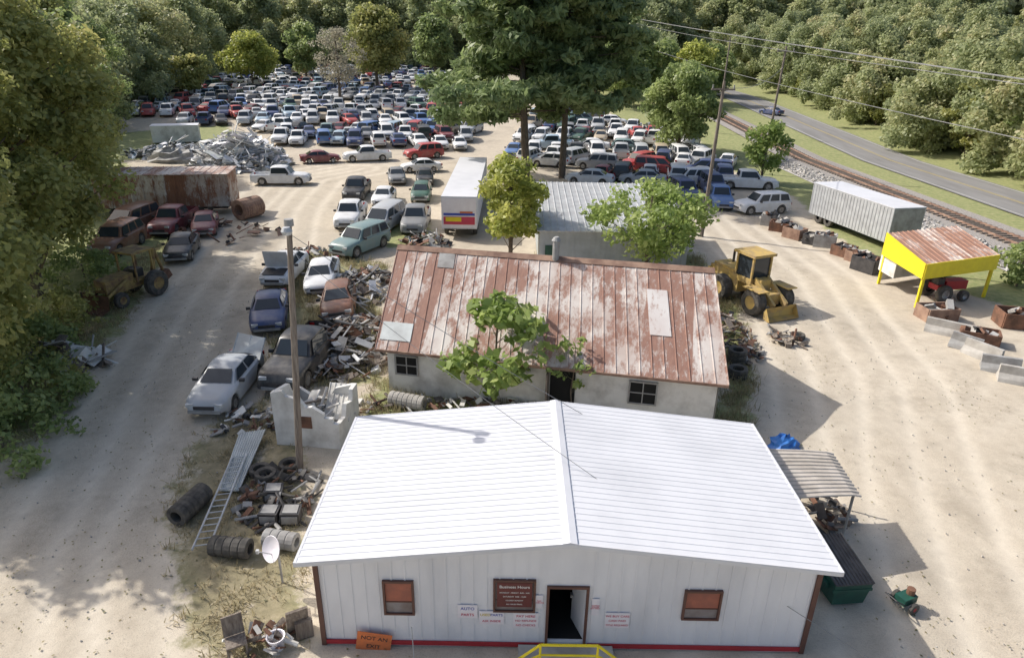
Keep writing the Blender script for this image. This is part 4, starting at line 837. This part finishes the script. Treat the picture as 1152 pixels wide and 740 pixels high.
p=G(318,655); ds=T('satellite_dish','white satellite dish on a short mast left of the white building','satellite dish',p)
MB().cyl((0,0,0),(0,0,1.15),.03).build('mast',GREY,ds,world=False)
dn=Vector((-.55,-.75,.45)); c0=Vector((-.05,-.08,1.2)); MB().lathe(c0,dn,[(0,0),(.13,.013),(.25,.05),(.34,.10),(.33,.11),(.24,.062),(.12,.025),(0,.012)],24).build('reflector',SIGNW,ds,world=False,smooth=True)
MB().tube([tuple(c0-Vector((0,0,.2))),tuple(c0+dn.normalized()*.5)],.014).box(tuple(c0+dn.normalized()*.5),(.07,.07,.1)).build('feed_arm',LGREY,ds,world=False)
for i,(x,y) in enumerate([(305,585),(328,585),(308,560)]):
    p=G(x,y); mb=MB().box((0,0,.2),(.55,.5,.4)).box((0,0,.41),(.42,.38,.03),mi=1).box((0,-.26,.2),(.45,.02,.25),mi=1); o=mb.build('old_stove',[BLK,GREY],None); o.location=p; o.rotation_euler=(0,.05*i,.1*i); tag(o,['left','right','rear'][i]+' one of three dark scrapped stoves beside the ladder','stove','scrapped stoves')
p=G(268,735); ch=T('broken_chair','broken wooden chair standing in the weeds at bottom left','chair',p,.5)
MB().box((0,0,.42),(.45,.42,.05)).build('seat',WOOD,ch,world=False); MB().box((0,.2,.72),(.45,.04,.5),eu=(-.2,0,0)).build('backrest',WOOD,ch,world=False)
for sx in (-.2,.2):
    for sy in (-.18,.18): MB().box((sx,sy,.2),(.05,.05,.4)).build('leg',WOOD,ch,world=False)
p=G(312,728); o=MB().lathe((0,0,0),(0,0,1),[(0,0),(.16,0),(.2,.35),(.22,.37),(.19,.36),(.15,.02)],16).build('bucket',SIGNW,None); o.location=p; tag(o,'white plastic bucket left of the white building corner','bucket')
p=G(337,716); o=MB().box((0,0,.5),(.5,.06,1.0),eu=(.3,0,.5)).box((.1,.1,.3),(.4,.4,.5),rz=.4).build('wooden_crate',WOOD,None); o.location=p; tag(o,'weathered wooden crate and boards leaning at the building corner','crate')
# ---------------------------------------------------------------- trees
LT=[((-18,405),16,5.6,L_OLIVE,'tall olive green tree nearest the camera at the left edge'),((-80,470),13,5.0,L_OLIVE,'leafy tree at the lower left frame edge'),((45,335),17,6.0,L_OLIVE,'tall yellowish tree behind the nearest one at left'),((30,290),19,6.5,L_GREEN,'tall green tree on the left behind the backhoe'),((75,235),19,5.6,L_OLIVE,'tall tree above the rusty trailer on the left'),((80,195),18,6.0,L_GREEN,'green tree beyond the rusty trailer on the left'),((20,215),20,7.5,L_GREEN,'tall dark tree farther back at the left edge')]
for (b0,H_,R_2,m_,lb) in LT: tree('leafy_tree',lb,G(*b0),H_,R_2,1.2,m_,.17,380,150,cr=(.08,.22))
bn=['low green bush beside the wood pile at left','bush at the upper end of the wood pile','bush at the far left beside the dirt lane','bush below the backhoe','bush left of the backhoe','tall undergrowth between the bushes at the left frame edge','undergrowth right below the nearest left tree']
for k,(x,y,s) in enumerate([(30,455,1.7),(50,375,1.9),(4,505,1.9),(95,345,1.6),(95,312,1.9),(-5,440,2.4),(20,410,2.2)]):
    cl=[]
    for _ in range(34):
        a_=random.uniform(0,2*PI); q=math.sqrt(random.random()); cl.append((math.cos(a_)*q*s*1.2,math.sin(a_)*q*s*1.2,.2+(1-q*q)*s*.95*random.random()**.5,s*random.uniform(.13,.3),random.random()))
    sh_=T('roadside_bush',bn[k],'bush',G(x,y)); V,t=leaves(cl,330,.13); quads_obj('foliage',V,t,L_OLIVE if k%2 else L_GREEN,sh_); MB().cyl((0,0,0),(0,0,.8),.05).build('stem',BARK,sh_,world=False)
tree('pine_tree','tall pine, left one of the pair towering over the yard',G(592,203),24,9.8,6.0,L_PINE,.30,150,78,'pine',tr=.42,lean=(-1.2,0))
tree('pine_tree','tall pine, right one of the pair towering over the yard',G(632,200),22,7.6,6.5,L_PINE,.30,150,60,'pine',tr=.36)
tree('shade_tree','round dark green tree right of the tall pines',G(762,172),11.0,5.4,1.5,L_GREEN,.28,180,90,cr=(.12,.27))
tree('young_tree','yellow green tree beside the box trailer',G(574,300),7.0,2.8,1.4,L_YELL,.18,320,70,cr=(.11,.24))
tree('young_tree','sparse green tree in front of the grey metal shed',G(724,318),6.0,3.9,1.6,L_LIME,.18,160,70,cr=(.10,.22))
tree('big_leaf_sapling','broad leaved sapling growing against the rusty building front',G(552,458),4.9,2.0,.5,L_LIME,.25,120,60,cr=(.13,.26),tr=.07,lean=(.3,0))
tree('big_leaf_sapling','thin sapling right of the broad leaved one by the rusty building',G(643,466),3.4,.85,1.0,L_LIME,.15,150,24,tr=.035)
tree('roadside_tree','small green tree beside the railway and tall utility pole',G(856,206),6.5,2.6,1.2,L_LIME,.22,180,40)
tree('yard_tree','yellow green tree standing among the cars at the far left yard',G(285,100),11,5.4,2,L_YELL,.36,75,66)
tree('bare_tree','greyish half bare tree rising among the cars in the main yard',G(383,118),13,5.0,3,L_GREY,.22,56,70,tr=.3,cr=(.12,.24))
tree('yard_tree','tall green tree right behind the half bare tree',G(425,104),16,6.2,3,L_OLIVE,.38,85,80)
tree('yard_tree','green tree at the far end of the main yard left of the pines',G(345,92),12,5.2,2,L_GREEN,.40,75,56)
tree('yard_tree','leafy tree breaking into the car rows at the far left corner',G(220,112),8,4.0,1.5,L_OLIVE,.36,80,45)
tree('yard_tree','green tree at the back edge of the yard just left of the pines',G(490,86),14,6.0,2,L_GREEN,.42,75,60)
tree('roadside_tree','dark tree at the far end behind the right side cars',G(700,120),13,6,1,L_GREEN,.38,80,60)
for k,(x,y,h_) in enumerate([(670,108,12),(735,118,12),(775,116,11),(800,108,10)]):
    tree('roadside_tree',f'{["first","second","third","last"][k]} tree from the pines in the clump left of the far road',G(x,y),h_,5.0,.6,[L_OLIVE,L_GREEN,L_YELL,L_GREEN][k],.38,85,54,group='clump of trees between the pines and the road')
rb=[(1145,196),(1085,176),(1030,156),(985,141),(945,125),(905,112),(880,103)]
for k,(x,y) in enumerate(rb):
    lb=f'{["nearest","second","third","fourth","fifth","sixth","farthest"][k]} tree along the far side of the road, counting from the right'
    tree('verge_tree',lb,G(x,y),random.uniform(6,10),random.uniform(2.8,4.0),.3,L_OLIVE if k%2 else L_GREEN,.27,170,70,group='trees along the far side of the road',cr=(.12,.26))
tree('verge_bush','bushy shrub right of the yellow shelter',G(1143,322),3.0,1.9,.3,L_GREEN,.18,230,30)
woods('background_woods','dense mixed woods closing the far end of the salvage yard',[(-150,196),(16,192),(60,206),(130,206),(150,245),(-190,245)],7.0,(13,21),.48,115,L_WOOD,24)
woods('background_woods','second deeper belt of woods on the rising hill',[(-330,245),(330,245),(380,360),(-380,360)],12,(14,22),.95,30,L_WOODHAZEF,14)
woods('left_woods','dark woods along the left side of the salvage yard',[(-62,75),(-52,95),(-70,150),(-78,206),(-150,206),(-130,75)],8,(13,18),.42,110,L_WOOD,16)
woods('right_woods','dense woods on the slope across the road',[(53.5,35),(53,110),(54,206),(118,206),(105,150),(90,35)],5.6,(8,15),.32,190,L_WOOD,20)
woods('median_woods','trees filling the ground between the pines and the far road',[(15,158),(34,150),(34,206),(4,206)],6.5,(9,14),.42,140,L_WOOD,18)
# weeds near camera
pts=[]; polys=patches[:2]+patches[3:4]+patches[5:]
tries=0
while len(pts)<7000 and tries<60000:
    tries+=1; x=random.uniform(-24,16); y=random.uniform(7,48)
    if x<-9 and y>12:
        s=float(sdist(np.array([x]),np.array([y]),yard)[0])
        if s<random.uniform(-1,.8) and s>-9: pts.append((x,y,random.random())); continue
    for pi_,pp in enumerate(polys):
        if inpoly((x,y),pp):
            cl_=math.sin(x*1.9+1.3*math.sin(y*.8))*math.sin(y*1.6+x*.5)
            if random.random()<(.32 if pi_==0 else .6)*(1+1.1*cl_): pts.append((x,y,random.random()*.7 if pi_==0 else .5+1.4*random.random()))
            break
pts=np.array(pts); n=len(pts); K=8; base=np.repeat(pts,K,axis=0); m_n=len(base)
ox=RS.normal(size=(m_n,2))*.12; hgt=.06+.20*RS.rand(m_n)*(.4+base[:,2]); lean=RS.normal(size=(m_n,2))*.10; wd=RS.normal(size=(m_n,2)); wd/=np.linalg.norm(wd,axis=1)[:,None]; wd*=.016
b0=np.column_stack([base[:,0]+ox[:,0],base[:,1]+ox[:,1],np.zeros(m_n)-.02]); tp=b0+np.column_stack([lean,hgt]); w3=np.column_stack([wd,np.zeros(m_n)])
V=np.stack([b0-w3,b0+w3,tp+w3*.3,tp-w3*.3],1).reshape(-1,3); o=quads_obj('weeds',V,np.clip(.45-.2*base[:,2]+.5*RS.rand(m_n),0,1),L_WEED); tag(o,'patchy dry weeds and grass beside the lane and buildings','weeds',kind='stuff')
# fallen leaves scattered on the lanes
K=9000; lx=RS.rand(K)*42-22; ly=8+RS.rand(K)**1.2*34; keep=(np.sin(lx*.7+ly*.3)*np.sin(ly*.5-lx*.2)+.9*(lx<-6)+RS.rand(K))>.75; lx,ly=lx[keep],ly[keep]; K=len(lx)
an=RS.rand(K)*6.28; s_=.02+.03*RS.rand(K); cz=np.full(K,.03); ux=np.column_stack([np.cos(an)*s_,np.sin(an)*s_,RS.rand(K)*.01]); vx=np.column_stack([-np.sin(an)*s_*.6,np.cos(an)*s_*.6,RS.rand(K)*.01]); c3=np.column_stack([lx,ly,cz])
o=quads_obj('fallen_leaves',np.stack([c3-ux,c3+vx,c3+ux,c3-vx],1).reshape(-1,3),RS.rand(K)*.5,L_WEED); tag(o,'small dry leaves scattered over the dirt lanes','leaves',kind='stuff')
mb=MB()
for i in range(1300):
    x=random.uniform(-16,20); y=random.uniform(8,34); s=random.uniform(.015,.05); mb.box((x,y,s*.2),(s,s*.8,s*.7),eu=(random.random(),random.random(),random.random()*3))
o=mb.build('gravel_stones',CONC,None); tag(o,'loose stones scattered over the bare dirt','stones',kind='stuff')
# ---------------------------------------------------------------- light, world, camera
sc=bpy.context.scene
w=bpy.data.worlds.new('World'); sc.world=w; w.use_nodes=True; nt=w.node_tree; bg=nt.nodes['Background']
sd=Vector((-.92,.40,.0)).normalized(); el=math.radians(41); sdir=Vector((sd.x*math.cos(el),sd.y*math.cos(el),math.sin(el)))
sk=nt.nodes.new('ShaderNodeTexSky'); sk.sky_type='NISHITA'; sk.sun_disc=False; sk.sun_elevation=el; sk.sun_rotation=math.atan2(sdir.x,sdir.y); sk.dust_density=4.0
nt.links.new(sk.outputs[0],bg.inputs[0]); bg.inputs[1].default_value=.15
l=bpy.data.lights.new('sun','SUN'); l.energy=4.3; l.angle=math.radians(.6); l.color=(1,.95,.88); lo=bpy.data.objects.new('sun',l); C.objects.link(lo); lo.rotation_euler=sdir.to_track_quat('Z','Y').to_euler()
cam=bpy.data.cameras.new('camera'); co=bpy.data.objects.new('camera',cam); C.objects.link(co); cam.sensor_width=36; cam.lens=36*F/1152; cam.clip_end=3000; cam.clip_start=.1
m4=Matrix((( rt.x,up.x,-fw.x,0),(rt.y,up.y,-fw.y,0),(rt.z,up.z,-fw.z,CH),(0,0,0,1))); co.matrix_world=m4; sc.camera=co
sc.view_settings.view_transform='Standard'; sc.view_settings.look='None'; sc.view_settings.exposure=0
